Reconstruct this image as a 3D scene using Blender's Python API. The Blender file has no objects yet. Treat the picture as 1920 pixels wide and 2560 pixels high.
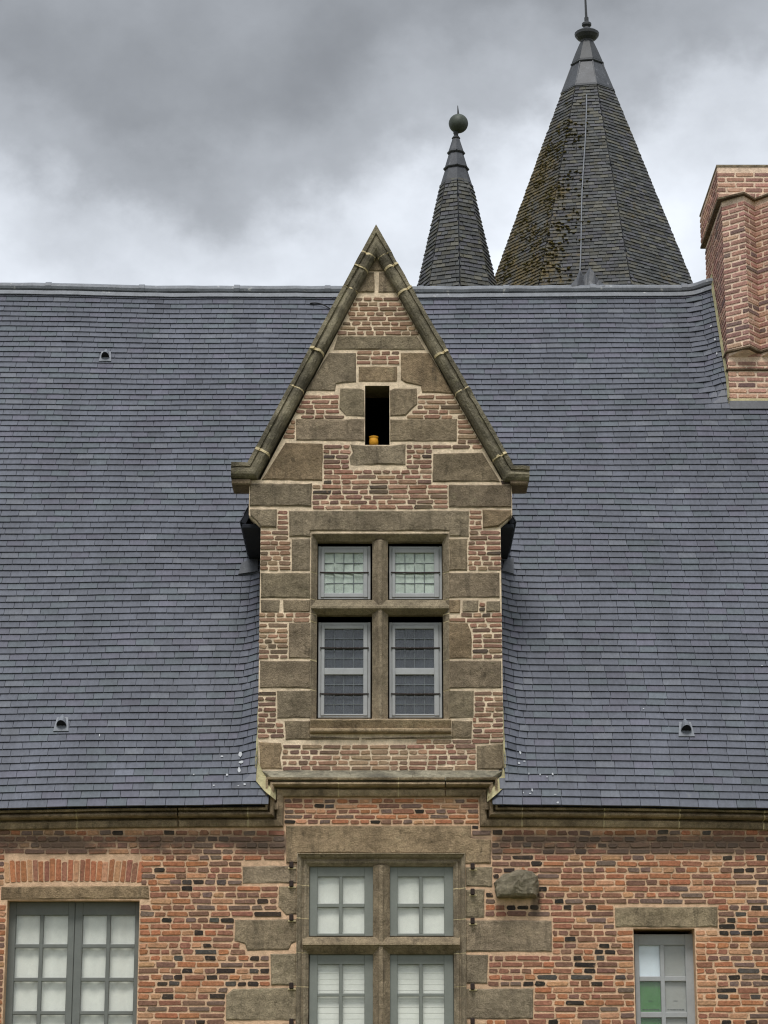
import bpy, bmesh, math, random
from mathutils import Vector, Matrix, noise

R = math.radians
rng = random.Random(7)
scene = bpy.context.scene
COL = scene.collection

# ------------------------------------------------------------------ camera
PITCH = R(15.0)
FPX = 6000.0                       # focal length in photo pixels (photo is 1920 x 2560)
CAM = Vector((0.0, -24.0, 1.6))
cam_d = bpy.data.cameras.new('camera')
cam = bpy.data.objects.new('camera', cam_d); COL.objects.link(cam)
cam.location = CAM
cam.rotation_euler = (R(90) + PITCH, 0, 0)
cam_d.sensor_fit = 'VERTICAL'; cam_d.sensor_height = 24.0
cam_d.lens = 24.0 * FPX / 2560.0
cam_d.clip_start = 0.1; cam_d.clip_end = 3000
scene.camera = cam

# ------------------------------------------------------------------ sky, sun, exposure
SUN_EL, SUN_AZ = R(56), R(-9)      # azimuth measured from the facade normal, negative = from the left
SKY_OFF = (7.95, 3.14, 7.12)
world = bpy.data.worlds.new('World'); scene.world = world; world.use_nodes = True
nt = world.node_tree; nt.nodes.clear()
def N(tree, typ, **kw):
    n = tree.nodes.new(typ)
    for k, v in kw.items(): setattr(n, k, v)
    return n
out = N(nt, 'ShaderNodeOutputWorld')
sky = N(nt, 'ShaderNodeTexSky', sky_type='NISHITA', sun_disc=False)
sky.sun_elevation = SUN_EL; sky.sun_rotation = R(180) + SUN_AZ; sky.dust_density = 3.0; sky.air_density = 1.5
bg1 = N(nt, 'ShaderNodeBackground'); bg1.inputs['Strength'].default_value = 0.06
nt.links.new(sky.outputs[0], bg1.inputs[0])
tc = N(nt, 'ShaderNodeTexCoord')
nrm = N(nt, 'ShaderNodeVectorMath', operation='NORMALIZE'); nt.links.new(tc.outputs['Generated'], nrm.inputs[0])
sep = N(nt, 'ShaderNodeSeparateXYZ'); nt.links.new(nrm.outputs[0], sep.inputs[0])
mp = N(nt, 'ShaderNodeMapping'); mp.inputs['Location'].default_value = SKY_OFF; mp.inputs['Scale'].default_value = (1, 1, 1.25)
nt.links.new(nrm.outputs[0], mp.inputs[0])
n1 = N(nt, 'ShaderNodeTexNoise'); n1.inputs['Scale'].default_value = 3.6; n1.inputs['Detail'].default_value = 1.5; n1.inputs['Roughness'].default_value = 0.45; n1.inputs['Distortion'].default_value = 0.3
nt.links.new(mp.outputs[0], n1.inputs['Vector'])
n2 = N(nt, 'ShaderNodeTexNoise'); n2.inputs['Scale'].default_value = 9.0; n2.inputs['Detail'].default_value = 7; n2.inputs['Roughness'].default_value = 0.56; n2.inputs['Distortion'].default_value = 0.0
nt.links.new(mp.outputs[0], n2.inputs['Vector'])
def M2(op, a, b, tree=None, clamp=False):
    tree = tree or nt
    m = N(tree, 'ShaderNodeMath', operation=op); m.use_clamp = clamp
    for i, v in enumerate((a, b)):
        if v is None: continue
        if isinstance(v, (int, float)): m.inputs[i].default_value = v
        else: tree.links.new(v, m.inputs[i])
    return m.outputs[0]
d1 = M2('MULTIPLY', M2('SUBTRACT', n1.outputs[0], 0.5), 0.24)
d2 = M2('MULTIPLY', M2('SUBTRACT', n2.outputs[0], 0.5), 0.17)
zz = M2('ADD', M2('ADD', sep.outputs['Z'], d1), d2)
ramp = N(nt, 'ShaderNodeValToRGB')
cr = ramp.color_ramp; cr.interpolation = 'EASE'
def gray(v, tint=(0.935, 0.99, 1.075)): return (v * tint[0], v * tint[1], v * tint[2], 1)
stops = [(0.0, 0.52), (0.345, 0.62), (0.385, 0.53), (0.428, 0.31), (0.475, 0.225), (0.56, 0.26), (0.72, 0.58), (1.0, 0.74)]
cr.elements[0].position = stops[0][0]; cr.elements[0].color = gray(stops[0][1])
cr.elements[1].position = stops[-1][0]; cr.elements[1].color = gray(stops[-1][1])
for p, v in stops[1:-1]:
    e = cr.elements.new(p); e.color = gray(v)
nt.links.new(zz, ramp.inputs[0])
bg2 = N(nt, 'ShaderNodeBackground'); bg2.inputs['Strength'].default_value = 1.0
n3 = N(nt, 'ShaderNodeTexNoise'); n3.inputs['Scale'].default_value = 10.0; n3.inputs['Detail'].default_value = 7; n3.inputs['Roughness'].default_value = 0.55; n3.inputs['Distortion'].default_value = 0.0
mp3 = N(nt, 'ShaderNodeMapping'); mp3.inputs['Location'].default_value = (4.0, 1.0, 2.0); mp3.inputs['Scale'].default_value = (1, 1, 1.25); nt.links.new(nrm.outputs[0], mp3.inputs[0]); nt.links.new(mp3.outputs[0], n3.inputs['Vector'])
mr3 = N(nt, 'ShaderNodeMapRange'); nt.links.new(n3.outputs[0], mr3.inputs[0])
for i_, v_ in enumerate((0.25, 0.75, 0.72, 1.28)): mr3.inputs[i_ + 1].default_value = v_
vm3 = N(nt, 'ShaderNodeVectorMath', operation='SCALE'); nt.links.new(ramp.outputs[0], vm3.inputs[0]); nt.links.new(mr3.outputs[0], vm3.inputs['Scale'])
nt.links.new(vm3.outputs[0], bg2.inputs[0])
mixs = N(nt, 'ShaderNodeMixShader'); mixs.inputs[0].default_value = 0.95
nt.links.new(bg1.outputs[0], mixs.inputs[1]); nt.links.new(bg2.outputs[0], mixs.inputs[2])
nt.links.new(mixs.outputs[0], out.inputs[0])

sun_d = bpy.data.lights.new('sun', 'SUN'); sun_d.energy = 1.5; sun_d.angle = R(20); sun_d.color = (1.0, 0.975, 0.94)
sun = bpy.data.objects.new('sun', sun_d); COL.objects.link(sun)
sdir = Vector((math.cos(SUN_EL) * math.sin(SUN_AZ), -math.cos(SUN_EL) * math.cos(SUN_AZ), math.sin(SUN_EL)))
sun.rotation_euler = (-sdir).to_track_quat('-Z', 'Y').to_euler(); sun.location = sdir * 60

vs = scene.view_settings
scene.display_settings.display_device = 'sRGB'
vs.view_transform = 'Standard'; vs.look = 'None'; vs.gamma = 1; vs.exposure = 0.62; vs.use_curve_mapping = False
scene.cycles.use_denoising = True
scene.cycles.filter_width = 1.15
scene.cycles.max_bounces = 6

# ------------------------------------------------------------------ projection helpers (photo pixel -> point on a real plane)
FWD = Vector((0, math.cos(PITCH), math.sin(PITCH))); UP = Vector((0, -math.sin(PITCH), math.cos(PITCH)))
def ray(px, py): return Vector(((px - 960) / FPX, 0, 0)) + FWD + UP * ((1280 - py) / FPX)
def W(px, py, Y=0.0):
    d = ray(px, py); return CAM + d * ((Y - CAM.y) / d.y)
K = 800 / 1659.0
def cA(x, y): return (560 + x * K, 540 + y * K)
def cB(x, y): return (560 + x * K, 1150 + y * K)
def cC(x, y): return (560 + x * K, 1750 + y * K)
KD = 720 / 1659.0
def cD(x, y): return (x * KD, 1950 + y * KD)
def cE(x, y): return (1200 + x * KD, 1950 + y * KD)

# ------------------------------------------------------------------ materials
def lin(c):
    return tuple(((v / 255) / 12.92 if v / 255 <= 0.04045 else ((v / 255 + 0.055) / 1.055) ** 2.4) for v in c)
def S(r, g, b, k=1.0): return tuple(v * k for v in lin((r, g, b))) + (1,)

class Mat:
    """small node-graph builder"""
    def __init__(s, name, rough=0.85, spec=0.3):
        s.m = bpy.data.materials.new(name); s.m.use_nodes = True
        s.t = s.m.node_tree; s.t.nodes.clear()
        s.out = N(s.t, 'ShaderNodeOutputMaterial'); s.b = N(s.t, 'ShaderNodeBsdfPrincipled')
        s.b.inputs['Roughness'].default_value = rough; s.b.inputs['Specular IOR Level'].default_value = spec
        s.t.links.new(s.b.outputs[0], s.out.inputs[0])
        g = N(s.t, 'ShaderNodeNewGeometry'); s.pos = g.outputs['Position']
        s.heights = []
    def link(s, a, b): s.t.links.new(a, b)
    def noise(s, scale, detail=4, rough=0.55, stretch=None, dist=0.0, off=(0, 0, 0)):
        v = s.pos
        m = N(s.t, 'ShaderNodeMapping'); m.inputs['Location'].default_value = off
        if stretch: m.inputs['Scale'].default_value = stretch
        s.link(v, m.inputs[0])
        n = N(s.t, 'ShaderNodeTexNoise'); n.inputs['Scale'].default_value = scale; n.inputs['Detail'].default_value = detail
        n.inputs['Roughness'].default_value = rough; n.inputs['Distortion'].default_value = dist
        s.link(m.outputs[0], n.inputs['Vector']); return n.outputs[0]
    def range(s, v, a, b, c=0.0, d=1.0):
        n = N(s.t, 'ShaderNodeMapRange', interpolation_type='SMOOTHSTEP'); s.link(v, n.inputs[0])
        for i, x in enumerate((a, b, c, d)): n.inputs[i + 1].default_value = x
        return n.outputs[0]
    def math(s, op, a, b=None, clamp=False): return M2(op, a, b, s.t, clamp)
    def mix(s, fac, a, b, mode='MIX'):
        n = N(s.t, 'ShaderNodeMix', data_type='RGBA', blend_type=mode)
        for sock, v in ((n.inputs[0], fac), (n.inputs[6], a), (n.inputs[7], b)):
            if isinstance(v, (int, float)): sock.default_value = v
            elif isinstance(v, tuple): sock.default_value = v
            else: s.link(v, sock)
        return n.outputs[2]
    def tint(s):
        a = N(s.t, 'ShaderNodeAttribute', attribute_name='tint')
        o = N(s.t, 'ShaderNodeObjectInfo')
        return s.mix(1.0, a.outputs['Color'], o.outputs['Color'], 'MULTIPLY')
    def xyz(s):
        n = N(s.t, 'ShaderNodeSeparateXYZ'); s.link(s.pos, n.inputs[0]); return n.outputs
    def color(s, c):
        if isinstance(c, tuple): s.b.inputs['Base Color'].default_value = c
        else: s.link(c, s.b.inputs['Base Color'])
    def bump(s, h, strength=0.4, dist=0.01):
        n = N(s.t, 'ShaderNodeBump'); n.inputs['Strength'].default_value = strength; n.inputs['Distance'].default_value = dist
        s.link(h, n.inputs['Height']); s.link(n.outputs[0], s.b.inputs['Normal'])
    def val(s, c, amt, v):   # multiply colour by (1-amt .. 1+amt)
        n = N(s.t, 'ShaderNodeMix', data_type='RGBA', blend_type='MULTIPLY'); n.inputs[0].default_value = 1
        g = s.range(v, 0.25, 0.75, 1 - amt, 1 + amt)
        cmb = N(s.t, 'ShaderNodeCombineColor')
        for i in range(3): s.link(g, cmb.inputs[i])
        if isinstance(c, tuple): n.inputs[6].default_value = c
        else: s.link(c, n.inputs[6])
        s.link(cmb.outputs[0], n.inputs[7]); return n.outputs[2]

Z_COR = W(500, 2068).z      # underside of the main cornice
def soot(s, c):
    """smoky stain under the eaves and the dirty run below the projecting stone"""
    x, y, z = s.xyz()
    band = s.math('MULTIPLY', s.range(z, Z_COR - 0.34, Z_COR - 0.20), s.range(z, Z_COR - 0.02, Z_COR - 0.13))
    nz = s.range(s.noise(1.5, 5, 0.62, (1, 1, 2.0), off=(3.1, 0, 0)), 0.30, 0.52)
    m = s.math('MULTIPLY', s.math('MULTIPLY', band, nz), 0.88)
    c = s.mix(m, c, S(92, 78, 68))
    p = W(1345, 2250)
    st = s.math('MULTIPLY', s.range(s.math('ABSOLUTE', s.math('SUBTRACT', x, p.x - 0.02)), 0.07, 0.02), s.math('MULTIPLY', s.range(z, p.z - 0.22, p.z - 0.1), s.range(z, p.z + 0.22, p.z + 0.1)))
    return s.mix(s.math('MULTIPLY', st, 0.7), c, S(70, 62, 52))

def mat_brick(name, stain=True, pale=0.0, smear=S(190, 156, 124)):
    s = Mat(name, 0.92, 0.2)
    c = s.tint()
    c = s.val(c, 0.28, s.noise(38, 5, 0.65))
    c = s.mix(s.range(s.noise(9, 5, 0.6, off=(5, 2, 1)), 0.55, 0.75, 0, 0.45), c, S(120, 96, 76))
    c = s.mix(s.range(s.noise(60, 3, 0.6, off=(1, 2, 7)), 0.62, 0.75, 0, 0.35), c, S(196, 164, 132))
    c = s.mix(s.range(s.noise(16, 6, 0.75, off=(2, 8, 3)), 0.60, 0.70, 0, 0.5), c, smear)
    if pale: c = s.mix(s.range(s.noise(1.1, 3, 0.5, off=(9, 1, 4)), 0.4, 0.65, 0, pale), c, S(160, 138, 108))
    c = s.mix(s.range(s.noise(0.9, 4, 0.6, off=(6, 3, 5)), 0.42, 0.66, 0, 0.18), c, S(112, 90, 74))
    if stain: c = soot(s, c)
    s.color(c); h = s.math('ADD', s.noise(80, 5, 0.75), s.noise(26, 4, 0.6)); s.bump(h, 0.8, 0.008); return s.m
def mat_mortar(name, col, stain=True):
    s = Mat(name, 0.95, 0.15)
    c = s.val(col, 0.22, s.noise(14, 5, 0.6))
    c = s.mix(s.range(s.noise(2.0, 4, 0.6), 0.45, 0.7, 0, 0.5), c, tuple(v * 0.62 for v in col[:3]) + (1,))
    c = s.val(c, 0.15, s.noise(90, 3, 0.7))
    if stain: c = soot(s, c)
    s.color(c); s.bump(s.noise(45, 6, 0.7), 0.8, 0.012); return s.m
def mat_stone(name, col, dark, lichen=0.25):
    s = Mat(name, 0.93, 0.2)
    t = s.tint()
    c = s.mix(s.range(s.noise(3.0, 5, 0.6, off=(2, 3, 1)), 0.35, 0.68), col, dark)
    c = s.mix(1.0, c, t, 'MULTIPLY')
    c = s.val(c, 0.42, s.noise(120, 3, 0.8))
    c = s.mix(s.range(s.noise(70, 3, 0.7, off=(1, 1, 9)), 0.64, 0.74, 0, 0.5), c, S(182, 172, 150))
    c = s.val(c, 0.22, s.noise(22, 5, 0.65, off=(8, 1, 2)))
    c = s.mix(s.range(s.noise(7, 8, 0.8, off=(4, 9, 2)), 0.56, 0.66, 0, lichen), c, S(152, 146, 116))
    c = s.mix(s.range(s.noise(9, 7, 0.75, off=(7, 5, 6), stretch=(1, 1, 0.5)), 0.54, 0.72, 0, 0.7), c, S(62, 55, 44))
    c = s.mix(s.range(s.noise(7, 5, 0.65, stretch=(1.6, 1.6, 0.18), off=(2, 2, 8)), 0.54, 0.70, 0, 0.42), c, S(70, 64, 54))
    s.color(c)
    h = s.math('ADD', s.noise(55, 6, 0.75), s.math('MULTIPLY', s.noise(11, 4, 0.6), 1.6))
    s.bump(h, 0.95, 0.016); return s.m
def mat_slate(name, moss=False):
    s = Mat(name, 0.5 if not moss else 0.7, 0.4)
    c = s.tint()
    c = s.val(c, 0.16, s.noise(30, 5, 0.65, (1, 0.5, 0.5)))
    c = s.val(c, 0.10, s.noise(0.9, 3, 0.5))
    if moss:
        x, y, z = s.xyz()
        nz = s.noise(4.5, 9, 0.80, off=(1, 4, 2))
        big_ = s.range(x, SPX - 2.05, SPX - 1.9)
        side = s.range(x, SPX - 0.15, SPX - 0.95, 0.0, 0.20)
        up = s.range(s.noise(1.3, 3, 0.6, off=(3, 1, 8)), 0.45, 0.68, -0.08, 0.10)
        c = s.mix(s.math('MULTIPLY', s.range(s.math('ADD', s.math('ADD', nz, side), up), 0.53, 0.74, 0, 0.9), big_), c, s.mix(s.range(s.noise(14, 5, 0.7), 0.4, 0.62), S(60, 54, 34), S(104, 88, 48)))
        c = s.mix(s.range(s.noise(5.5, 5, 0.7, off=(6, 6, 0)), 0.58, 0.72, 0, 0.6), c, S(92, 92, 66))
        c = s.mix(s.range(s.noise(9, 4, 0.7, off=(2, 0, 5)), 0.62, 0.74, 0, 0.5), c, S(40, 38, 34))
    else:
        c = s.mix(s.range(s.noise(24, 4, 0.7, off=(3, 0, 1)), 0.68, 0.78, 0, 0.25), c, S(150, 154, 160))
        c = s.val(c, 0.13, s.noise(2.2, 6, 0.65, (1.6, 0.22, 0.22), off=(5, 1, 1)))
        c = s.mix(s.range(s.noise(5, 7, 0.78, off=(1, 7, 3)), 0.60, 0.72, 0, 0.22), c, S(128, 128, 116))
    s.color(c); s.bump(s.noise(48, 5, 0.6, (1, 0.35, 0.35)), 0.35, 0.006); return s.m
def mat_plain(name, col, rough=0.6, spec=0.4, metal=0.0, var=0.12, sc=9, bump=0.15, spots=None):
    s = Mat(name, rough, spec); s.b.inputs['Metallic'].default_value = metal
    c = s.val(col, var, s.noise(sc, 5, 0.65)); c = s.val(c, var * 0.6, s.noise(sc * 7, 3, 0.65))
    if spots: c = s.mix(s.range(s.noise(spots[0], 5, 0.7, off=(3, 3, 1)), spots[1], spots[1] + 0.1, 0, spots[3]), c, spots[2])
    s.color(c)
    if bump: s.bump(s.noise(sc * 5, 4, 0.65), bump, 0.006)
    return s.m
def mat_glass(name, wash, wash_col):  # diffuse wash brightens the panes in place of reflected sky
    s = Mat(name); t = s.t; t.nodes.remove(s.b)
    tr = N(t, 'ShaderNodeBsdfTransparent'); tr.inputs[0].default_value = (0.99, 1.0, 0.995, 1)
    gl = N(t, 'ShaderNodeBsdfGlossy'); gl.inputs['Roughness'].default_value = 0.06
    df = N(t, 'ShaderNodeBsdfDiffuse'); df.inputs[0].default_value = wash_col
    fr = N(t, 'ShaderNodeFresnel'); gm = N(t, 'ShaderNodeNewGeometry')
    s.link(s.math('SUBTRACT', 1.52, s.math('MULTIPLY', gm.outputs['Backfacing'], 1.52 - 1 / 1.52)), fr.inputs[0])
    bp = N(t, 'ShaderNodeBump'); bp.inputs['Strength'].default_value = 0.25; bp.inputs['Distance'].default_value = 0.01
    s.link(s.noise(5, 3, 0.5), bp.inputs['Height']); s.link(bp.outputs[0], gl.inputs['Normal'])
    m1 = N(t, 'ShaderNodeMixShader'); s.link(fr.outputs[0], m1.inputs[0]); s.link(tr.outputs[0], m1.inputs[1]); s.link(gl.outputs[0], m1.inputs[2])
    m2 = N(t, 'ShaderNodeMixShader'); s.link(s.range(s.noise(7, 4, 0.7), 0.2, 0.8, wash * 0.5, wash * 1.5), m2.inputs[0])
    s.link(m1.outputs[0], m2.inputs[1]); s.link(df.outputs[0], m2.inputs[2]); s.link(m2.outputs[0], s.out.inputs[0])
    return s.m

SPY = 18.0                                  # the towers stand behind the house
SPX = W(1482, 710, SPY).x
M = {
    'brick': mat_brick('old_brick'),
    'brick_dormer': mat_brick('weathered_brick', False, 0.35),
    'brick_chimney': mat_brick('chimney_brick', False),
    'mortar': mat_mortar('lime_mortar', S(212, 178, 146)),
    'mortar_dormer': mat_mortar('pale_lime_mortar', S(220, 200, 172), False),
    'mortar_chimney': mat_mortar('chimney_mortar', S(228, 202, 178), False),
    'mortar_joint': mat_mortar('pointing_mortar', S(206, 190, 152), False),
    'stone': mat_stone('brown_granite', S(151, 138, 117), S(121, 110, 93)),
    'stone_dark': mat_stone('cornice_granite', S(166, 146, 120), S(122, 106, 86), 0.45),
    'stone_lichen': mat_stone('coping_granite', S(134, 126, 105), S(86, 81, 68), 0.65),
    'slate': mat_slate('blue_slate'),
    'slate_old': mat_slate('mossy_slate', True),
    'lead': mat_plain('weathered_lead', S(112, 116, 122), 0.55, 0.4, 0.0, 0.22, 6, 0.2, (9, 0.60, S(196, 196, 192), 0.7)),
    'lead_dark': mat_plain('dark_lead', S(66, 68, 72), 0.5, 0.45, 0.0, 0.3, 4, 0.25, (8, 0.60, S(128, 130, 134), 0.7)),
    'finial': mat_plain('finial_lead', S(52, 54, 56), 0.5, 0.4, 0, 0.25, 6),
    'ball': mat_plain('verdigris_ball', S(60, 66, 57), 0.55, 0.4, 0, 0.3, 5, 0.2, (5, 0.55, S(48, 52, 46), 0.8)),
    'paint': mat_plain('grey_window_paint', S(122, 126, 119), 0.55, 0.4, 0, 0.07, 6, 0.08),
    'paint_pale': mat_plain('pale_window_paint', S(158, 160, 160), 0.5, 0.4, 0, 0.07, 6, 0.08),
    'paint_left': mat_plain('dark_window_paint', S(108, 111, 106), 0.55, 0.4, 0, 0.08, 6, 0.08),
    'glass': mat_glass('window_glass', 0.03, (0.82, 0.84, 0.82, 1)),
    'glass_old': mat_glass('leaded_glass', 0.20, (0.17, 0.19, 0.22, 1)),
    'glass_pale': mat_glass('pale_leaded_glass', 0.45, (0.62, 0.70, 0.62, 1)),
    'came': mat_plain('lead_came', S(104, 110, 112), 0.6, 0.3, 0, 0.1, 12),
    'iron': mat_plain('rusty_iron', S(48, 38, 34), 0.8, 0.3, 0, 0.3, 20),
    'curtain': mat_plain('white_blind', S(234, 232, 222), 0.9, 0.2, 0, 0.05, 3, 0.05),
    'sheet_pale': mat_plain('pale_green_sheet', S(206, 218, 206), 0.9, 0.2, 0, 0.06, 4, 0.05),
    'sheet_blue': mat_plain('pale_blue_sheet', S(226, 234, 242), 0.7, 0.3, 0, 0.04, 3, 0.0),
    'sheet_green': mat_plain('green_sheet', S(62, 122, 46), 0.7, 0.3, 0, 0.10, 5, 0.0),
    'sheet_grey': mat_plain('grey_sheet', S(158, 156, 150), 0.7, 0.3, 0, 0.06, 4, 0.0),
    'print': mat_plain('dark_print', S(40, 48, 40), 0.8, 0.2, 0, 0.1, 9, 0.0),
    'fillet': mat_plain('lichened_mortar', S(168, 160, 124), 0.95, 0.1, 0, 0.25, 8, 0.6, (14, 0.58, S(120, 108, 62), 0.8)),
    'droppings': mat_plain('bird_lime', S(178, 180, 182), 0.9, 0.2, 0, 0.12, 20, 0.0),
    'roof_sheet': mat_plain('roof_underlay', S(44, 46, 52), 0.9, 0.1, 0, 0.1, 5, 0.0),
    'inside': mat_plain('dim_interior', S(58, 52, 46), 0.95, 0.1, 0, 0.2, 3, 0.0),  # gloom of unlit rooms put into the colour
    'slit_gloom': mat_plain('gloom_black', S(26, 24, 22), 0.95, 0.1, 0, 0.2, 3, 0.0),  # darkness inside the slit put into the colour
    'reveal_shade': mat_plain('shaded_stone', S(112, 102, 86), 0.95, 0.1, 0, 0.3, 9, 0.3),  # recess shade put into the stone colour
    'cable': mat_plain('black_cable', S(24, 24, 26), 0.6, 0.3, 0, 0.1, 9, 0.0),
    'pot': mat_plain('yellow_ochre_clay', S(202, 142, 34), 0.7, 0.3, 0, 0.2, 30, 0.2),
    'moss': mat_plain('clumped_moss', S(92, 84, 50), 0.95, 0.1, 0, 0.35, 9, 0.6, (12, 0.52, S(72, 68, 38), 0.8)),
    'gravel': mat_plain('gravel_and_grass', S(118, 112, 90), 0.95, 0.1, 0, 0.25, 1.2, 0.5, (0.4, 0.45, S(80, 92, 48), 0.9)),
}

# ------------------------------------------------------------------ mesh helpers
class MB:
    def __init__(s): s.v = []; s.f = []; s.c = []; s.sm = False
    def add(s, verts, faces, tint=(1, 1, 1)):
        o = len(s.v); s.v += [tuple(v) for v in verts]; s.f += [tuple(i + o for i in f) for f in faces]
        s.c += [tint] * len(verts)
    def box(s, x0, x1, y0, y1, z0, z1, c=0.0, tint=(1, 1, 1)):
        if c <= 0:
            v = [(x, y, z) for x in (x0, x1) for y in (y0, y1) for z in (z0, z1)]
            s.add(v, [(0, 1, 3, 2), (4, 6, 7, 5), (0, 4, 5, 1), (2, 3, 7, 6), (0, 2, 6, 4), (1, 5, 7, 3)], tint); return
        bm = bmesh.new(); bmesh.ops.create_cube(bm, size=1)
        for v in bm.verts: v.co = Vector((x0 + (v.co.x + .5) * (x1 - x0), y0 + (v.co.y + .5) * (y1 - y0), z0 + (v.co.z + .5) * (z1 - z0)))
        bmesh.ops.bevel(bm, geom=bm.edges[:], offset=c, segments=1, affect='EDGES', clamp_overlap=True)
        bm.verts.index_update(); s.add([v.co.copy() for v in bm.verts], [[v.index for v in f.verts] for f in bm.faces], tint); bm.free()
    def quad(s, a, b, c, d, tint=(1, 1, 1)): s.add([a, b, c, d], [(0, 1, 2, 3)], tint)
    def tube(s, pts, r, n=8, cap=True, tint=(1, 1, 1)):
        rings = []; pts = [Vector(p) for p in pts]
        rad = r if isinstance(r, (list, tuple)) else [r] * len(pts)
        o = []; f = []
        for i, p in enumerate(pts):
            d = (pts[min(i + 1, len(pts) - 1)] - pts[max(i - 1, 0)]).normalized()
            a = d.orthogonal().normalized() if abs(d.z) > .9 else d.cross(Vector((0, 0, 1))).normalized()
            b = d.cross(a)
            for k in range(n):
                t = 2 * math.pi * k / n; o.append(p + (a * math.cos(t) + b * math.sin(t)) * rad[i])
        for i in range(len(pts) - 1):
            for k in range(n): f.append((i * n + k, i * n + (k + 1) % n, (i + 1) * n + (k + 1) % n, (i + 1) * n + k))
        if cap: f += [tuple(range(n))[::-1], tuple((len(pts) - 1) * n + k for k in range(n))]
        s.add(o, f, tint)
    def lathe(s, prof, n, cx, cy, phase=0.0, tint=(1, 1, 1)):
        o = []; f = []
        for r, z in prof:
            for k in range(n):
                t = phase + 2 * math.pi * k / n; o.append((cx + r * math.sin(t), cy - r * math.cos(t), z))
        for i in range(len(prof) - 1):
            for k in range(n): f.append((i * n + k, i * n + (k + 1) % n, (i + 1) * n + (k + 1) % n, (i + 1) * n + k))
        f += [tuple(range(n))[::-1], tuple((len(prof) - 1) * n + k for k in range(n))]
        s.add(o, f, tint)
    def mesh(s, name):
        me = bpy.data.meshes.new(name); me.from_pydata(s.v, [], s.f)
        a = me.attributes.new('tint', 'FLOAT_COLOR', 'POINT')
        flat = []
        for c in s.c: flat += [c[0], c[1], c[2], 1.0]
        a.data.foreach_set('color', flat)
        bm = bmesh.new(); bm.from_mesh(me); bmesh.ops.recalc_face_normals(bm, faces=bm.faces[:]); bm.to_mesh(me); bm.free()
        if s.sm: me.polygons.foreach_set('use_smooth', [True] * len(me.polygons))
        me.update(); return me
    def build(s, name, mat, parent=None, origin=None, label=None, kind=None, cat=None, group=None):
        if origin is not None:
            ox, oy, oz = origin; s.v = [(x - ox, y - oy, z - oz) for x, y, z in s.v]
        me = s.mesh(name); me.materials.append(M[mat])
        return link(name, me, parent, origin if parent is None else None, label, kind, cat, group)
def link(name, me, parent=None, loc=None, label=None, kind=None, cat=None, group=None):
    o = bpy.data.objects.new(name, me); COL.objects.link(o)
    if parent is not None: o.parent = parent
    if loc is not None: o.location = loc
    tag(o, label, kind, cat, group); return o
def tag(o, label=None, kind=None, cat=None, group=None):
    if label: o['label'] = label
    if kind: o['kind'] = kind
    if cat: o['category'] = cat
    if group: o['group'] = group
def empty(name, loc=(0, 0, 0), parent=None, **kw):
    o = bpy.data.objects.new(name, None); COL.objects.link(o); o.location = loc; o.empty_display_size = 0.3
    if parent is not None: o.parent = parent
    tag(o, **kw); return o

# ---- brick: a worn little block in local axes u (along), w (up), n (out of the wall)
def brick_geo(r, w, h, proud):
    j = lambda a: r.uniform(-a, a)
    cx, cz = min(0.009, w * .16) * r.uniform(.3, 1.4), h * r.uniform(.10, .28)
    base = [(0, cz), (cx, 0), (w - cx, 0), (w, cz), (w, h - cz), (w - cx, h), (cx, h), (0, h - cz)]
    base = [(u + j(.006), v + j(.0045)) for u, v in base]
    mu, mv = w / 2, h / 2
    def inset(p, d): return (p[0] + (d if p[0] < mu else -d), p[1] + (d if p[1] < mv else -d))
    v = [(u, -0.012, q) for u, q in base]
    v += [(u, proud * .7, q) for u, q in base]
    v += [(inset(p, .0032)[0], proud + j(.0012), inset(p, .0032)[1]) for p in base]
    f = []
    for k in range(8):
        f.append((k, (k + 1) % 8, 8 + (k + 1) % 8, 8 + k)); f.append((8 + k, 8 + (k + 1) % 8, 16 + (k + 1) % 8, 16 + k))
    f.append(tuple(range(16, 24)))
    return v, f
_variants = {}
def brick_variant(mat, w, h, proud):
    key = (mat, round(w / .03), round(h, 3))
    lst = _variants.setdefault(key, [])
    if len(lst) < 4:
        m = MB(); nom = max(.03, round(w / .03) * .03); v, f = brick_geo(rng, nom, h, proud); m.add(v, f)
        me = m.mesh('brick'); me.materials.append(M[mat]); lst.append((me, nom))
        return lst[-1]
    return rng.choice(lst)
def lay(bricks, parent, mat, limit, key, stuff_name='brickwork'):
    """bricks: (origin, u, n, w, h, proud, tint). The LIMIT that KEY puts first become objects, the rest one mesh."""
    order = sorted(bricks, key=key)
    for i, (o, u, n, w, h, pr, tint) in enumerate(order[:limit]):
        me, nom = brick_variant(mat, w, h, pr)
        ob = bpy.data.objects.new('brick', me); COL.objects.link(ob); ob.parent = parent
        ux, nn = Vector(u).normalized(), Vector(n).normalized(); zz = Vector((0, 0, 1))
        mx = Matrix.Identity(4)
        for k in range(3): mx[k][0] = ux[k] * w / nom; mx[k][1] = nn[k]; mx[k][2] = zz[k]; mx[k][3] = o[k]
        ob.matrix_local = mx; ob.color = tint + (1,)
    if order[limit:]:
        m = MB()
        for (o, u, n, w, h, pr, tint) in order[limit:]:
            v, f = brick_geo(rng, w, h, pr); o = Vector(o); u = Vector(u); n = Vector(n)
            m.add([o + u * a + n * b + Vector((0, 0, c)) for a, b, c in v], f, tint)
        m.build(stuff_name, mat, parent, kind='stuff')

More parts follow.
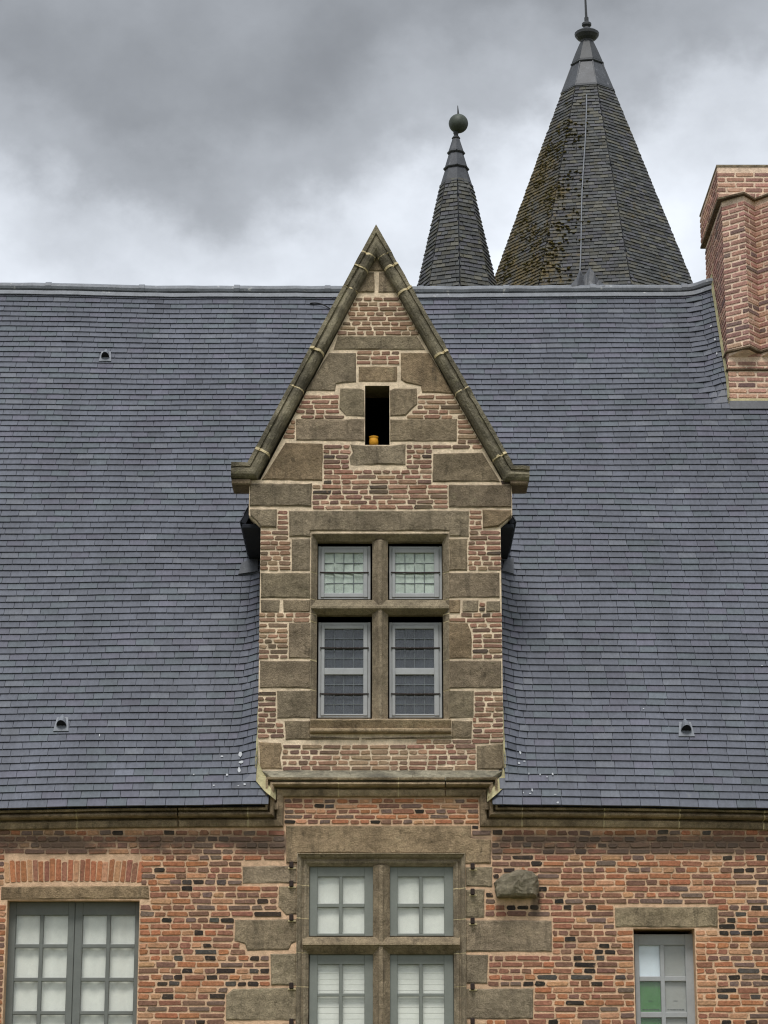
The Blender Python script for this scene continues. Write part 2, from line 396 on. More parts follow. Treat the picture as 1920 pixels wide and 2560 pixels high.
# ---- polygon helpers in (x, z)
def slice_poly(poly, z):
    xs = []
    for i in range(len(poly)):
        (x0, z0), (x1, z1) = poly[i], poly[(i + 1) % len(poly)]
        if (z0 <= z) != (z1 <= z): xs.append(x0 + (z - z0) / (z1 - z0) * (x1 - x0))
    xs.sort(); return list(zip(xs[::2], xs[1::2]))
def subtract(iv, cut):
    outl = []
    for a, b in iv:
        segs = [(a, b)]
        for c, d in cut:
            segs = [q for (p, r_) in segs for q in ((p, min(r_, c)), (max(p, d), r_)) if q[1] - q[0] > 0.001]
        outl += segs
    return outl
def courses(outer, holes, z0, z1, pitch, joint, Y, pal, lens, proud=0.009, n=(0, -1, 0), wob=0.004):
    """lay courses of brick in the polygon OUTER minus HOLES on the plane y = Y"""
    res = []; z = z0; row = 0
    while z + pitch <= z1 + 1e-6:
        za, zb = z + joint * .5, z + pitch - joint * .5
        iv = None
        for zs in (za + .003, (za + zb) / 2, zb - .003):
            sl = slice_poly(outer, zs)
            iv = sl if iv is None else [(max(a, c), min(b, d)) for a, b in iv for c, d in sl if min(b, d) > max(a, c)]
        cut = []
        for hpoly in holes:
            for zs in (za - .004, (za + zb) / 2, zb + .004):
                for a, b in slice_poly(hpoly, zs): cut.append((a - joint * .6, b + joint * .6))
        kind = row % 2 if rng.random() < .8 else rng.randint(0, 1)
        for a, b in subtract(iv, cut):
            x = a - (rng.uniform(0, lens[0]) if a < -4.9 else 0)
            first = True
            while x < b - 0.03:
                head = kind if rng.random() < .82 else 1 - kind
                L = lens[1] * rng.uniform(.88, 1.12) if head else lens[0] * rng.uniform(.88, 1.1)
                if first and rng.random() < .5: L *= rng.uniform(.5, .95)
                first = False
                if b - (x + L) < 0.055: L = b - x
                if L > lens[0] * 1.3: L = L / 2
                w = L - joint * rng.uniform(.75, 1.2)
                if x + L >= b - .001: w = b - x - .002
                if w > .03:
                    zo = wob * noise.noise(Vector((x * 1.3, z * 3, Y))) + rng.uniform(-.0015, .0015)
                    hh = (zb - za) * rng.uniform(.90, 1.03)
                    res.append(((x, Y, za + zo), (1, 0, 0), n, w, hh, proud * rng.uniform(.6, 1.4), pal(x + w / 2, z, L < lens[1] * 1.3)))
                x += L
        z += pitch; row += 1
    return res
def cells(mb, xs, zs, Y, inside, tint=(1, 1, 1)):
    xs = sorted(set(xs)); zs = sorted(set(zs))
    for x0, x1 in zip(xs, xs[1:]):
        for z0, z1 in zip(zs, zs[1:]):
            if x1 - x0 > 1e-5 and z1 - z0 > 1e-5 and inside((x0 + x1) / 2, (z0 + z1) / 2):
                mb.quad((x0, Y, z0), (x1, Y, z0), (x1, Y, z1), (x0, Y, z1), tint)

# ---- ashlar block: worn outline, chamfered arris, uneven face
STONE_TINT = [.92, 1.16]
def stone(poly, Y, parent, name='stone_block', mat='stone', proud=0.012, back=0.05, bev=0.012, tint=None, jit=0.006, label=None, face=0.009):
    pts = [Vector((p[0], p[1])) for p in poly]
    area = sum(pts[i].x * pts[(i + 1) % len(pts)].y - pts[(i + 1) % len(pts)].x * pts[i].y for i in range(len(pts)))
    if area < 0: pts.reverse()
    seed = rng.uniform(0, 90); ol = []
    for i in range(len(pts)):
        a, b = pts[i], pts[(i + 1) % len(pts)]
        n = max(1, int((b - a).length / 0.07))
        for k in range(n): ol.append(a.lerp(b, k / n))
    L = len(ol)
    nor = []
    for i in range(L):
        d1 = (ol[i] - ol[i - 1]).normalized(); d2 = (ol[(i + 1) % L] - ol[i]).normalized()
        q = Vector((-d1.y - d2.y, d1.x + d2.x)); q = q.normalized() if q.length > 1e-6 else Vector((0, 0))
        nor.append(q)
    base = [ol[i] + nor[i] * (jit * (0.3 + noise.noise(Vector((ol[i].x * 14, ol[i].y * 14, seed)))) + rng.uniform(0, jit * .4)) for i in range(L)]
    fr = [base[i] + nor[i] * bev * rng.uniform(.7, 1.5) for i in range(L)]
    tl = Vector((rng.uniform(-.004, .004), rng.uniform(-.004, .004)))
    v = [(p.x, Y + back, p.y) for p in base] + [(p.x, Y - proud * .4, p.y) for p in base] + [(p.x, Y - proud, p.y) for p in fr]
    f = []
    for k in range(L):
        q = (k + 1) % L; f.append((k, q, L + q, L + k)); f.append((L + k, L + q, 2 * L + q, 2 * L + k))
    bm = bmesh.new(); bv = [bm.verts.new(p) for p in v]
    for q in f: bm.faces.new([bv[i] for i in q])
    ff = bm.faces.new([bv[2 * L + k] for k in range(L)])
    front = [ff]; xs_ = [p.x for p in fr]; zs_ = [p.y for p in fr]
    for axis, lo, hi in ((0, min(xs_), max(xs_)), (2, min(zs_), max(zs_))):
        n_ = max(1, int((hi - lo) / .06))
        for k in range(1, n_):
            co = [0, 0, 0]; no = [0, 0, 0]; co[axis] = lo + (hi - lo) * k / n_ + rng.uniform(-.008, .008); no[axis] = 1
            front = [g_ for g_ in bm.faces if all(abs(w.co.y - (Y - proud)) < 1e-5 for w in g_.verts)]
            geo = front + list({e_ for g_ in front for e_ in g_.edges}) + list({w for g_ in front for w in g_.verts})
            bmesh.ops.bisect_plane(bm, geom=geo, plane_co=co, plane_no=no, dist=1e-5)
    for w in bm.verts:
        if abs(w.co.y - (Y - proud)) < 1e-5:
            w.co.y += face * noise.noise(Vector((w.co.x * 5, w.co.z * 5, seed))) + face * .6 * noise.noise(Vector((w.co.x * 16, w.co.z * 16, seed + 7)))
    bmesh.ops.triangulate(bm, faces=[g_ for g_ in bm.faces if len(g_.verts) > 4])
    bm.verts.index_update()
    m = MB(); hue = rng.choice([(1.03, .98, .91), (1.02, 1, .97), (1.0, .99, .93), (1.10, .98, .85), (1.02, .97, .94)]); gg = rng.uniform(*STONE_TINT); t = tint or tuple(gg * c for c in hue)
    m.add([q.co.copy() for q in bm.verts], [[q.index for q in g.verts] for g in bm.faces], t); bm.free()
    return m.build(name, mat, parent, label=label)
def px_poly(crop, pts, Y=0.0):
    return [(lambda w: (w.x, w.z))(W(*crop(x, y), Y)) for x, y in pts]
def px_rect(crop, x0, y0, x1, y1, Y=0.0):
    a = W(*crop(x0, (y0 + y1) / 2), Y); b = W(*crop(x1, (y0 + y1) / 2), Y)
    t = W(*crop((x0 + x1) / 2, y0), Y); u = W(*crop((x0 + x1) / 2, y1), Y)
    return [(a.x, u.z), (b.x, u.z), (b.x, t.z), (a.x, t.z)]

# ---- moulding swept along a path in the wall plane with mitred corners
def sweep(path, prof, s0, s1, Y, jit=0.002, step=0.12, warp=None):
    P = [Vector(p) for p in path]; cum = [0]
    for a, b in zip(P, P[1:]): cum.append(cum[-1] + (b - a).length)
    def nrm_(i): d = (P[i + 1] - P[i]).normalized(); return Vector((-d.y, d.x))
    def at(s):
        for i in range(len(P) - 1):
            if s <= cum[i + 1] + 1e-9: break
        return P[i].lerp(P[i + 1], (s - cum[i]) / (cum[i + 1] - cum[i])), nrm_(i)
    st = [(s0,) + at(s0)]
    for i in range(1, len(P) - 1):
        if s0 + 1e-6 < cum[i] < s1 - 1e-6:
            a, b = nrm_(i - 1), nrm_(i); st.append((cum[i], P[i], (a + b) / (1 + a.dot(b))))
    st.append((s1,) + at(s1))
    full = []
    for (sa, pa, na), (sb, pb, nb) in zip(st, st[1:]):
        # straight pieces between mitres: interpolate every profile line, not the normals
        k = max(1, int((sb - sa) / step))
        for q in range(k): full.append((pa, na, pb, nb, q / k))
    full.append((st[-2][1], st[-2][2], st[-1][1], st[-1][2], 1.0))
    v = []; n = len(prof); dy = rng.uniform(-jit, jit) * 1.5; seed = rng.uniform(0, 50)
    for i, (pa, na, pb, nb, t) in enumerate(full):
        for o, y in prof:
            q = (pa + na * o).lerp(pb + nb * o, t)
            jj = jit * noise.noise(Vector((q.x * 9, q.y * 9, o * 30 + seed)))
            dz = warp(q.x) if warp else 0
            v.append((q.x + jj * .5, Y - y - dy - jj * 1.5, q.y + jj + dz))
    f = []
    for i in range(len(full) - 1):
        for k in range(n): f.append((i * n + k, i * n + (k + 1) % n, (i + 1) * n + (k + 1) % n, (i + 1) * n + k))
    f += [tuple(range(n)), tuple((len(full) - 1) * n + k for k in range(n))]
    return v, f
def path_len(path): return sum((Vector(b) - Vector(a)).length for a, b in zip(path, path[1:]))

# ================================================================== SETTING
g = MB(); g.quad((-900, -900, 0), (900, -900, 0), (900, 900, 0), (-900, 900, 0))
g.build('ground', 'gravel', kind='structure', label='gravel and grass ground around the house')

house = empty('manor_house', label='brick manor house with slate roof, tall stone gabled dormer and ribbed chimney', cat='house')

# ------------------------------------------------------------------ roof geometry (shared by everything that meets the roof)
_e = W(500, 2010, -0.22); EY, EZ = _e.y, _e.z
_d = ray(500, 740); _r = CAM + _d * 29.6; RY, RZ = _r.y, _r.z
SL = math.hypot(RY - EY, RZ - EZ); UY, UZ = (RY - EY) / SL, (RZ - EZ) / SL
RN = Vector((0, -UZ, UY)); RU = Vector((0, UY, UZ))
def roof_hit(px, py):
    d = ray(px, py); E = Vector((0, EY, EZ)); t = RN.dot(E - CAM) / RN.dot(d); p = CAM + d * t
    return p, (p - E).dot(RU)
def sag(x, s):
    q = (x / 3.9) ** 2; q = min(q, 2.5)
    return (-0.045 * (1 - s / SL) + 0.030 * s / SL) * q
DY = 0.05                                             # face of the dormer
XDL = W(648, 1600, DY).x; XDR = W(1255, 1600, DY).x
XAP = W(*cA(790, 200), DY - .1).x                      # gable axis
ZKN = W(*cA(160, 1368), DY).z                          # foot of the gable
ZAP = W(*cA(790, 200), DY - .1).z                      # inner apex of the coping
XWL = W(*cB(130, 180), DY).x; XWR = W(*cB(1493, 180), DY).x
_h = CAM + ray(622, 1396) * 0; _q = ray(622, 1396); _E = Vector((0, EY, EZ)); Z_DEAVE = (CAM + _q * (RN.dot(_E - CAM) / RN.dot(_q))).z + .05                                   # eaves of the dormer roof
ch_p, ch_s = roof_hit(1824, 1012)
XCL, YCF = ch_p.x, ch_p.y                              # left face and front plane of the chimney
def lift(x, s):
    z = EZ + UZ * s
    h = 0.0
    if z < Z_DEAVE + .1 and s > .25:
        d = (XDL - x) if x < 0 else (x - XDR)
        if d > -.05: h += 0.075 * math.exp(-(max(d, 0) / .13) ** 2) * min(1, (s - .25) / .4)
    if s > ch_s - .05 and x > XCL - 1:
        d = XCL - x; h += 0.10 * math.exp(-(max(d, 0) / .17) ** 2) * min(1, max(0, (s - ch_s + .05)) / .3)
    return h + 0.016 * noise.noise(Vector((x * .55, s * .6, 2.0))) + 0.006 * noise.noise(Vector((x * 1.7, s * 1.9, 5.0)))
def roof_pt(x, s, h=0.0):
    p = Vector((x, EY, EZ)) + RU * s + RN * (h + lift(x, s)); p.z += sag(x, s); return p

# ------------------------------------------------------------------ roof
XE = 9.0
roof = None
def roof_intervals(s):
    z = EZ + UZ * s; iv = [(-6.2, 6.2)]
    hw_l, hw_r = XAP - XDL, XDR - XAP
    if z < Z_DEAVE: cut = [(XDL - .004, XDR + .004)] if s > .3 else [(XDL + .14 - .3 * max(0, s - .0) , XDR - .14 + .3 * max(0, s))]
    else:
        k = max(0, 1 - (z - Z_DEAVE) / (ZAP + .1 - Z_DEAVE)); cut = [(XAP - (hw_l + .1) * k, XAP + (hw_r + .1) * k)] if k > .02 else []
    if s > ch_s - .02: cut.append((XCL - .006, 6.5))
    return subtract(iv, cut)
m = MB()
NS = 40
for k in range(NS):
    s0, s1 = SL * k / NS, SL * (k + 1) / NS
    sm = (s0 + s1) / 2; z = EZ + UZ * sm
    bl, br = XDL + .05, XDR - .05
    if z < Z_DEAVE + .2: segs = [(-XE, -6), (-6, -4), (-4, -2.5), (-2.5, bl), (br, 2.5), (2.5, 4), (4, 6), (6, XE)]
    else: segs = [(-XE, -6), (-6, -4), (-4, -2), (-2, 0), (0, 2), (2, 4), (4, 6), (6, XE)]
    for a, b in segs:
        F = lambda x_, s_: Vector((x_, EY, EZ + sag(x_, s_))) + RU * s_ - RN * .03
        m.quad(F(a, s0), F(b, s0), F(b, s1), F(a, s1))
# back slope and its thickness so the attic is closed
m.quad((-XE, RY, RZ - .02), (XE, RY, RZ - .02), (XE, 2 * RY - EY, EZ), (-XE, 2 * RY - EY, EZ))
roof = m.build('roof', 'roof_sheet', house)

def slate_tint():
    g = rng.uniform(.90, 1.10); h = rng.random()
    c = (83, 86, 95) if h < .7 else (82, 88, 94) if h < .85 else (86, 86, 97) if h < .95 else (93, 96, 103)
    if rng.random() < .02: g *= rng.choice([.72, .78, 1.25])
    c = lin(c); return tuple(v * g for v in c)
slates = []; NC = 86; EXPO = SL / NC; SWD = 0.194
for k in range(NC):
    s = k * EXPO - (.015 if k == 0 else 0)
    for a, b in roof_intervals(s + EXPO * .5):
        x = -6.4 + (k % 2) * SWD * .5 + rng.uniform(-.02, .02)
        while x < b:
            z = EZ + UZ * s
            dd = min(abs(x + SWD - XDL), abs(x - XDR)) if z < Z_DEAVE else 9
            w = SWD * rng.uniform(.96, 1.04)
            if (dd < .26 or (XCL - x < .34 and s > ch_s)) and s > .3: w *= .5
            x0, x1 = max(x, a), min(x + w, b)
            if x1 - x0 > .02: slates.append((x0, x1, s, x1 - x0 > SWD * .9))
            x += w
def slate_verts(x0, x1, s, r):
    ta, tb = .024 + r.uniform(-.0015, .002), .024 + r.uniform(-.0015, .002)
    ds = .006 * noise.noise(Vector((x0 * 1.4, s * 9, 3))); de = .006 * noise.noise(Vector((x1 * 1.4, s * 9, 3))); ds += r.uniform(-.001, .001); de += r.uniform(-.001, .001); g = .0022
    x0 += g; x1 -= g; hd = s + EXPO * 1.6; th = .014
    sk = r.uniform(-.0015, .0015)
    if r.random() < .003: ta += .005; tb += .004
    return [roof_pt(x0, s + ds, ta), roof_pt(x1, s + de, tb), roof_pt(x1 + sk, hd, .002), roof_pt(x0 + sk, hd, .002), roof_pt(x0, s + ds, ta - th), roof_pt(x1, s + de, tb - th)]
SF = [(0, 1, 2, 3), (4, 5, 1, 0), (4, 0, 3), (1, 5, 2)]
def in_view(x0, x1, lo=-4.0, hi=4.0): return lo < x0 and x1 < hi
single = sorted([i for i, q in enumerate(slates) if q[3] and in_view(q[0], q[1]) and q[2] > .05 and min(abs(q[1] - XDL), abs(q[0] - XDR)) > .35], key=lambda i: slates[i][2])[:300]
sset = set(single)
variants = []
for k in range(8):
    q = MB(); r = random.Random(k); t = .014; g = .0022; ta, tb = .024 + r.uniform(-.0015, .002), .024 + r.uniform(-.0015, .002)
    d0, d1 = r.uniform(-.001, .001), r.uniform(-.001, .001); w = SWD; hd = EXPO * 1.6
    q.add([(g, d0, ta), (w - g, d1, tb), (w - g, hd, .002), (g, hd, .002), (g, d0, ta - t), (w - g, d1, tb - t)], SF)
    me = q.mesh('slate'); me.materials.append(M['slate']); variants.append(me)
big = MB()
for i, (x0, x1, s, full) in enumerate(slates):
    if i in sset:
        ob = bpy.data.objects.new('slate', rng.choice(variants)); COL.objects.link(ob); ob.parent = roof
        a, b, c = roof_pt(x0, s), roof_pt(x1, s), roof_pt(x0, s + EXPO)
        ux = (b - a).normalized(); uy = (c - a).normalized(); nz = ux.cross(uy).normalized(); uy = nz.cross(ux)
        mx = Matrix.Identity(4)
        for k in range(3): mx[k][0] = ux[k] * (x1 - x0) / SWD; mx[k][1] = uy[k]; mx[k][2] = nz[k]; mx[k][3] = a[k]
        ob.matrix_local = mx; ob.color = slate_tint() + (1,)
    else:
        big.add(slate_verts(x0, x1, s, rng), SF, slate_tint())
big.build('slate_courses', 'slate', roof, kind='stuff')

# ridge: lead roll in lengths with lapped joints, and a flat lead flange over the top course
x = -8.6
while x < 6.0:
    L = rng.uniform(1.05, 1.2); q = MB()
    xe = min(x + L, XCL + .02 if x < XCL else 99)
    if x >= XCL: break
    pts = [roof_pt(x + (xe - x) * t / 6, SL, .0) + Vector((0, .0, .105 + rng.uniform(-.004, .004))) for t in range(7)]
    q.tube([p + Vector((0, 0, -.035)) for p in pts], .055, 10)
    q.tube([pts[0] + Vector((-.02, 0, -.034)), pts[0] + Vector((.05, 0, -.034))], .063, 10)
    for t in range(6):
        xa, xb = x + (xe - x) * t / 6, x + (xe - x) * (t + 1) / 6
        h0 = .056 + .006 * noise.noise(Vector((xa * 3, 0, 0))); h1 = .056 + .006 * noise.noise(Vector((xb * 3, 0, 0)))
        q.add([roof_pt(xa, SL - .075, h0 - .012), roof_pt(xb, SL - .075, h1 - .012), roof_pt(xb, SL - .02, h1), roof_pt(xa, SL - .02, h0),
               roof_pt(xa, SL - .075, h0 - .022), roof_pt(xb, SL - .075, h1 - .022)], SF)
    q.sm = False; q.build('ridge_cap', 'lead', roof); x += L
# lead saddle lump on the ridge
q = MB(); c = roof_pt(W(1462, 690, RY).x, SL, .04) + Vector((0, .10, .16))
prof = [(-.17, 0, .15, .02), (-.10, 0, .14, .12), (-.05, 0, .11, .24), (-.01, 0, .09, .15), (.03, 0, .10, .20), (.07, 0, .11, .27), (.12, 0, .13, .21), (.17, 0, .14, .09), (.24, 0, .15, .02)]
vv = []; ff = []
for (dx, _, hw, h) in prof:
    for t in range(5):
        a = math.pi * t / 4; vv.append((c.x + dx, c.y + .03 - math.cos(a) * hw * (1 if t in (0, 4) else .75), c.z - .05 + h * math.sin(a) ** .7 if 0 < t < 4 else c.z - .08))
for i in range(len(prof) - 1):
    for t in range(4): ff.append((i * 5 + t, i * 5 + t + 1, i * 5 + t + 6, i * 5 + t + 5))
q.add(vv, ff); q.build('ridge_saddle', 'lead_dark', roof)

# roof vents: a little lead cowl on a flashing plate
def roof_vent(px, py, sc=1.0):
    p, s = roof_hit(px, py); o = roof_pt(p.x, s, .028); q = MB()
    X = Vector((1, 0, 0))
    def L(a, b, c): return o + X * a * sc + RU * b * sc + RN * c * sc
    q.add([L(-.075, -.075, .004), L(.075, -.075, .004), L(.055, .10, .004), L(-.055, .10, .004), L(-.075, -.075, -.006), L(.075, -.075, -.006)], SF)
    n = 9; vv = []; ff = []
    for ring, (r, b, top) in enumerate(((.046, -.012, .085), (.050, -.015, .092), (.036, .07, .05), (.008, .13, .012))):
        for t in range(n):
            a = math.pi * t / (n - 1); vv.append(L(-math.cos(a) * r, b, .004 + math.sin(a) * top))
    for i in range(3):
        for t in range(n - 1): ff.append((i * n + t, i * n + t + 1, (i + 1) * n + t + 1, (i + 1) * n + t))
    q.add(vv, ff); q.sm = False
    v = q.build('roof_vent', 'lead', roof, label='small lead roof vent with a dark round mouth')
    d = MB(); d.add([L(-math.cos(math.pi * t / 8) * .045, -.008, .005 + math.sin(math.pi * t / 8) * .082) for t in range(9)], [tuple(range(9))])
    mo = d.build('vent_mouth_shade', 'cable', roof)  # black sheet stands in for the shaded hollow
for px, py, k in ((264, 899, 1.0), (155, 1812, 1.05), (1714, 1826, 1.1)): roof_vent(px, py, k)

# loose cable lying on the slates beside the gable
p0, s0 = roof_hit(775, 764); p1, s1 = roof_hit(826, 778)
q = MB(); q.tube([roof_pt(p0.x + (p1.x - p0.x) * t, s0 + (s1 - s0) * t * t, .03 + .02 * math.sin(t * 3)) for t in [i / 8 for i in range(9)]], .008, 6)
q.build('loose_cable', 'cable', roof)

# bird lime
q = MB()
def splat(px, py, w, h):
    p, s = roof_hit(px, py); n = 9; r2 = random.Random(int(px * 7 + py))
    vv = [roof_pt(p.x + math.cos(6.283 * t / n) * w * r2.uniform(.4, .85), s + math.sin(6.283 * t / n) * h * r2.uniform(.4, .85), .031) for t in range(n)]
    q.add(vv, [tuple(range(n))])
for a in ((601, 1890, .028, .06), (603, 1910, .035, .03), (598, 1930, .02, .06), (555, 1893, .018, .018), (568, 1940, .022, .022), (485, 1938, .014, .012), (535, 1966, .018, .012), (612, 1964, .02, .02), (596, 1968, .012, .012), (250, 1838, .008, .03),
          (1300, 1888, .02, .03), (1298, 1914, .02, .02), (1310, 1908, .02, .01), (1381, 1939, .017, .02), (1367, 1946, .015, .01), (1350, 1940, .012, .02), (1322, 1938, .008, .02), (1330, 1978, .012, .03), (1325, 1987, .014, .012), (1388, 1989, .022, .008), (1394, 2009, .02, .02), (1308, 1985, .006, .014), (1608, 1774, .012, .01),
          (1904, 1662, .016, .008), (1785, 870, .02, .03), (1790, 905, .015, .03), (1776, 835, .02, .02)): splat(*a)
q.build('bird_droppings', 'droppings', roof, kind='stuff')

# ------------------------------------------------------------------ front wall
Z_BR = W(960, 1950).z                                   # top of the raised bay under the dormer
XBL, XBR = W(709, 2030).x, W(1199, 2030).x               # bay between the drops of the cornice
OPEN_C = [W(*cC(440, 1000)).x, W(*cC(1190, 1000)).x, 1.75, W(*cC(800, 857)).z]
OPEN_L = [W(*cD(40, 760)).x, W(*cD(803, 760)).x, 1.55, W(*cD(400, 693)).z]
OPEN_R = [W(*cE(885, 930)).x, W(*cE(1238, 930)).x, 2.05, W(*cE(1060, 855)).z]
OPENS = [OPEN_C, OPEN_L, OPEN_R]
WT = EZ + .02
m = MB()
xs = [-XE, XE, XBL, XBR]; zs = [0, WT, Z_BR]
ARC = [W(*cC(378, 1000)).x, W(*cC(1252, 1000)).x, 1.6, W(*cC(800, 797)).z]
HOLES = [ARC, OPEN_L, OPEN_R]
for o in HOLES: xs += o[:2]; zs += o[2:]
def inwall(x, z):
    if z > WT - .001 and not (XBL < x < XBR): return False
    return not any(o[0] < x < o[1] and o[2] < z < o[3] for o in HOLES)
cells(m, xs, zs, 0.0, inwall)
def reveal(mb, o, y0, y1):
    a, b, c, d = o
    mb.quad((a, y0, c), (a, y1, c), (a, y1, d), (a, y0, d)); mb.quad((b, y0, c), (b, y1, c), (b, y1, d), (b, y0, d))
    mb.quad((a, y0, d), (a, y1, d), (b, y1, d), (b, y0, d)); mb.quad((a, y0, c), (a, y1, c), (b, y1, c), (b, y0, c))
for o in HOLES: reveal(m, o, 0, .5)
BK = 2 * RY - EY
m.quad((-XE, 0, 0), (-XE, BK, 0), (-XE, BK, EZ), (-XE, 0, EZ)); m.quad((XE, 0, 0), (XE, BK, 0), (XE, BK, EZ), (XE, 0, EZ))
m.quad((-XE, BK, 0), (XE, BK, 0), (XE, BK, EZ), (-XE, BK, EZ))
for sx in (-XE, XE): m.add([(sx, EY, EZ), (sx, RY, RZ), (sx, BK, EZ)], [(0, 1, 2)])
wall = m.build('wall', 'mortar', house)
m = MB(); m.box(-XE + .05, XE - .05, .5, BK - .05, EZ - .35, EZ - .25); m.quad((-XE, .9, 0), (XE, .9, 0), (XE, .9, EZ), (-XE, .9, EZ)); m.build('inner_partition', 'inside', house)

# dressed stones of the main wall
cut = []          # polygons the bricks must keep clear of
def ms(poly, **kw):
    cut.append(poly); stone(poly, 0.0, wall, **kw)
ms(px_poly(cC, [(320, 650), (1280, 650), (1282, 715), (1385, 722), (1385, 850), (1250, 850), (1250, 797), (385, 797), (385, 846), (322, 846)]), label='wide granite lintel over the stone cross window', proud=.016)
JL = 378
for pts in ([(95, 862), (JL, 856), (JL, 950), (98, 950)], [(285, 965), (JL, 963), (JL, 1110), (322, 1115), (281, 1070)],
            [(58, 1140), (JL, 1135), (JL, 1252), (350, 1264), (336, 1296), (120, 1300), (108, 1264), (52, 1250)], [(240, 1315), (JL, 1312), (JL, 1480), (243, 1480)],
            [(48, 1496), (JL, 1490), (JL, 1660), (8, 1662), (10, 1528)]):
    ms(px_poly(cC, pts))
JR = 1252
for pts in ([(JR, 865), (1392, 865), (1390, 970), (JR, 968)], [(JR, 982), (1352, 980), (1350, 1128), (JR, 1130)], [(JR, 1140), (1700, 1142), (1700, 1305), (JR, 1305)],
            [(JR, 1318), (1370, 1320), (1366, 1470), (JR, 1472)], [(JR, 1496), (1605, 1494), (1603, 1655), (JR, 1655)]):
    ms(px_poly(cC, pts))
zb = W(*cC(300, 1672)).z; xl, xr = W(*cC(JL, 1600)).x, W(*cC(JR, 1600)).x
for k, (wl, wr) in enumerate(((.14, .2), (.34, .12), (.15, .3), (.36, .14), (.14, .33))):
    z1 = zb - k * .27 - .008; z0 = z1 - .255
    ms([(xl - wl, z0), (xl, z0), (xl, z1), (xl - wl, z1)]); ms([(xr, z0), (xr + wr, z0), (xr + wr, z1), (xr, z1)])
ms(px_poly(cD, [(8, 614), (855, 608), (862, 686), (5, 690)]), label='long weathered lintel of the wide window', tint=(1.05, .92, .78))
ms(px_poly(cE, [(775, 732), (1368, 730), (1370, 850), (778, 850)]), label='short pale lintel of the narrow window', tint=(1.12, 1.08, .98))
# openings with their frames
for o in (ARC, OPEN_L, OPEN_R): cut.append([(o[0], o[2]), (o[1], o[2]), (o[1], o[3]), (o[0], o[3])])
# relieving arch of soldier bricks
arch_l, arch_r = W(*cD(30, 520)).x, W(*cD(808, 520)).x
az0, az1 = W(*cD(400, 590)).z, W(*cD(400, 448)).z
cut.append([(arch_l, az0 - .02), (arch_r, az0 - .02), (arch_r, az1 - .01), ((arch_l + arch_r) / 2, az1 + .03), (arch_l, az1 - .01)])
def pick(cols, wts): return rng.choices(cols, wts)[0]
def jitc(c, a=.12): g = rng.uniform(1 - a, 1 + a); return tuple(v * g * rng.uniform(.95, 1.05) for v in lin(c))
OR, LO, RB, BR, PG, DK, BD = (172, 114, 82), (186, 140, 107), (150, 104, 84), (130, 97, 82), (118, 98, 88), (54, 49, 45), (80, 76, 72)
x = arch_l
while x < arch_r - .03:
    w = rng.uniform(.052, .062); t = (x + w / 2 - arch_l) / (arch_r - arch_l); c = 4 * t * (1 - t)
    tilt = (t - .5) * .35; H = az1 - az0 - .03; q = MB()
    v, f = brick_geo(rng, H * rng.uniform(.9, 1.03), w - .009, .007)
    vv = []
    for a, n, b in v:
        vv.append((x + b + tilt * a * .6, -n, az0 + .012 * c + a)); 
    q.add(vv, f, jitc(pick([OR, LO, RB], [6, 3, 1.5]))); q.build('arch_brick', 'brick', wall); x += w
def pal_main(x, z, header):
    wn = noise.noise(Vector((x * .8, z * .9, 3))) + .5
    near = min(abs(x - OPEN_L[1]), abs(x - OPEN_R[0]), abs(x - OPEN_R[1]), abs(x - OPEN_L[0]))
    o = 1.6 * math.exp(-near / .28) + (.7 if z > Z_COR else 0)
    wt = [1.3 + 4 * o, .7 + 3 * o, 3.5, 2.8 * (1.2 - wn) + .6, 3.0 * (1.1 - wn), (2.6 if header else .5) * (.3 if o > .7 else 1), (.9 if header else .2)]
    return jitc(pick([OR, LO, RB, BR, PG, DK, BD], [max(.05, v) for v in wt]))
outer = [(-5.4, 1.9), (5.4, 1.9), (5.4, Z_COR + .005), (-5.4, Z_COR + .005)]
z_bay = 1.9 + .0618 * int((Z_COR - 1.9) / .0618)
bay = [(XBL + .012, z_bay), (XBR - .012, z_bay), (XBR - .012, W(960, 1990).z), (XBL + .012, W(960, 1990).z)]
stone_px = px_poly(cE, [(80, 600), (130, 555), (215, 532), (300, 540), (328, 570), (328, 685), (260, 695), (95, 690), (80, 650)])
cut.append(stone_px)
bricks = courses(outer, cut, 1.9, Z_COR, .0618, .0180, 0.0, pal_main, (.214, .113)) + courses(bay, cut, z_bay, W(960, 1990).z, .0525, .0165, 0.0, pal_main, (.205, .11))
def show_key(b):
    p = b[0]; d = (Vector((p[0], p[1], p[2])) - CAM); vis = abs(p[0]) < 3.75 and p[2] > 2.9
    return (0 if vis else 1, -b[3] if False else abs(p[0]) * .6 + abs(p[2] - 4.2))
lay(bricks, wall, 'brick', 300, show_key)

# iron pintles left in the jambs
for x, ys in ((350, (857, 955, 1130, 1483, 1670)), (1288, (865, 997, 1147, 1487, 1667))):
    for y in ys:
        p = W(*cC(x, y)); q = MB(); q.box(p.x - .020, p.x + .020, -.075, .02, p.z - .030, p.z + .030, .006)
        q.build('pintle', 'iron', wall)
        q = MB(); q.box(p.x - .034, p.x + .045, -.022, .02, p.z - .040, p.z - .022, .004); q.build('pintle_bedding', 'mortar_joint', wall)
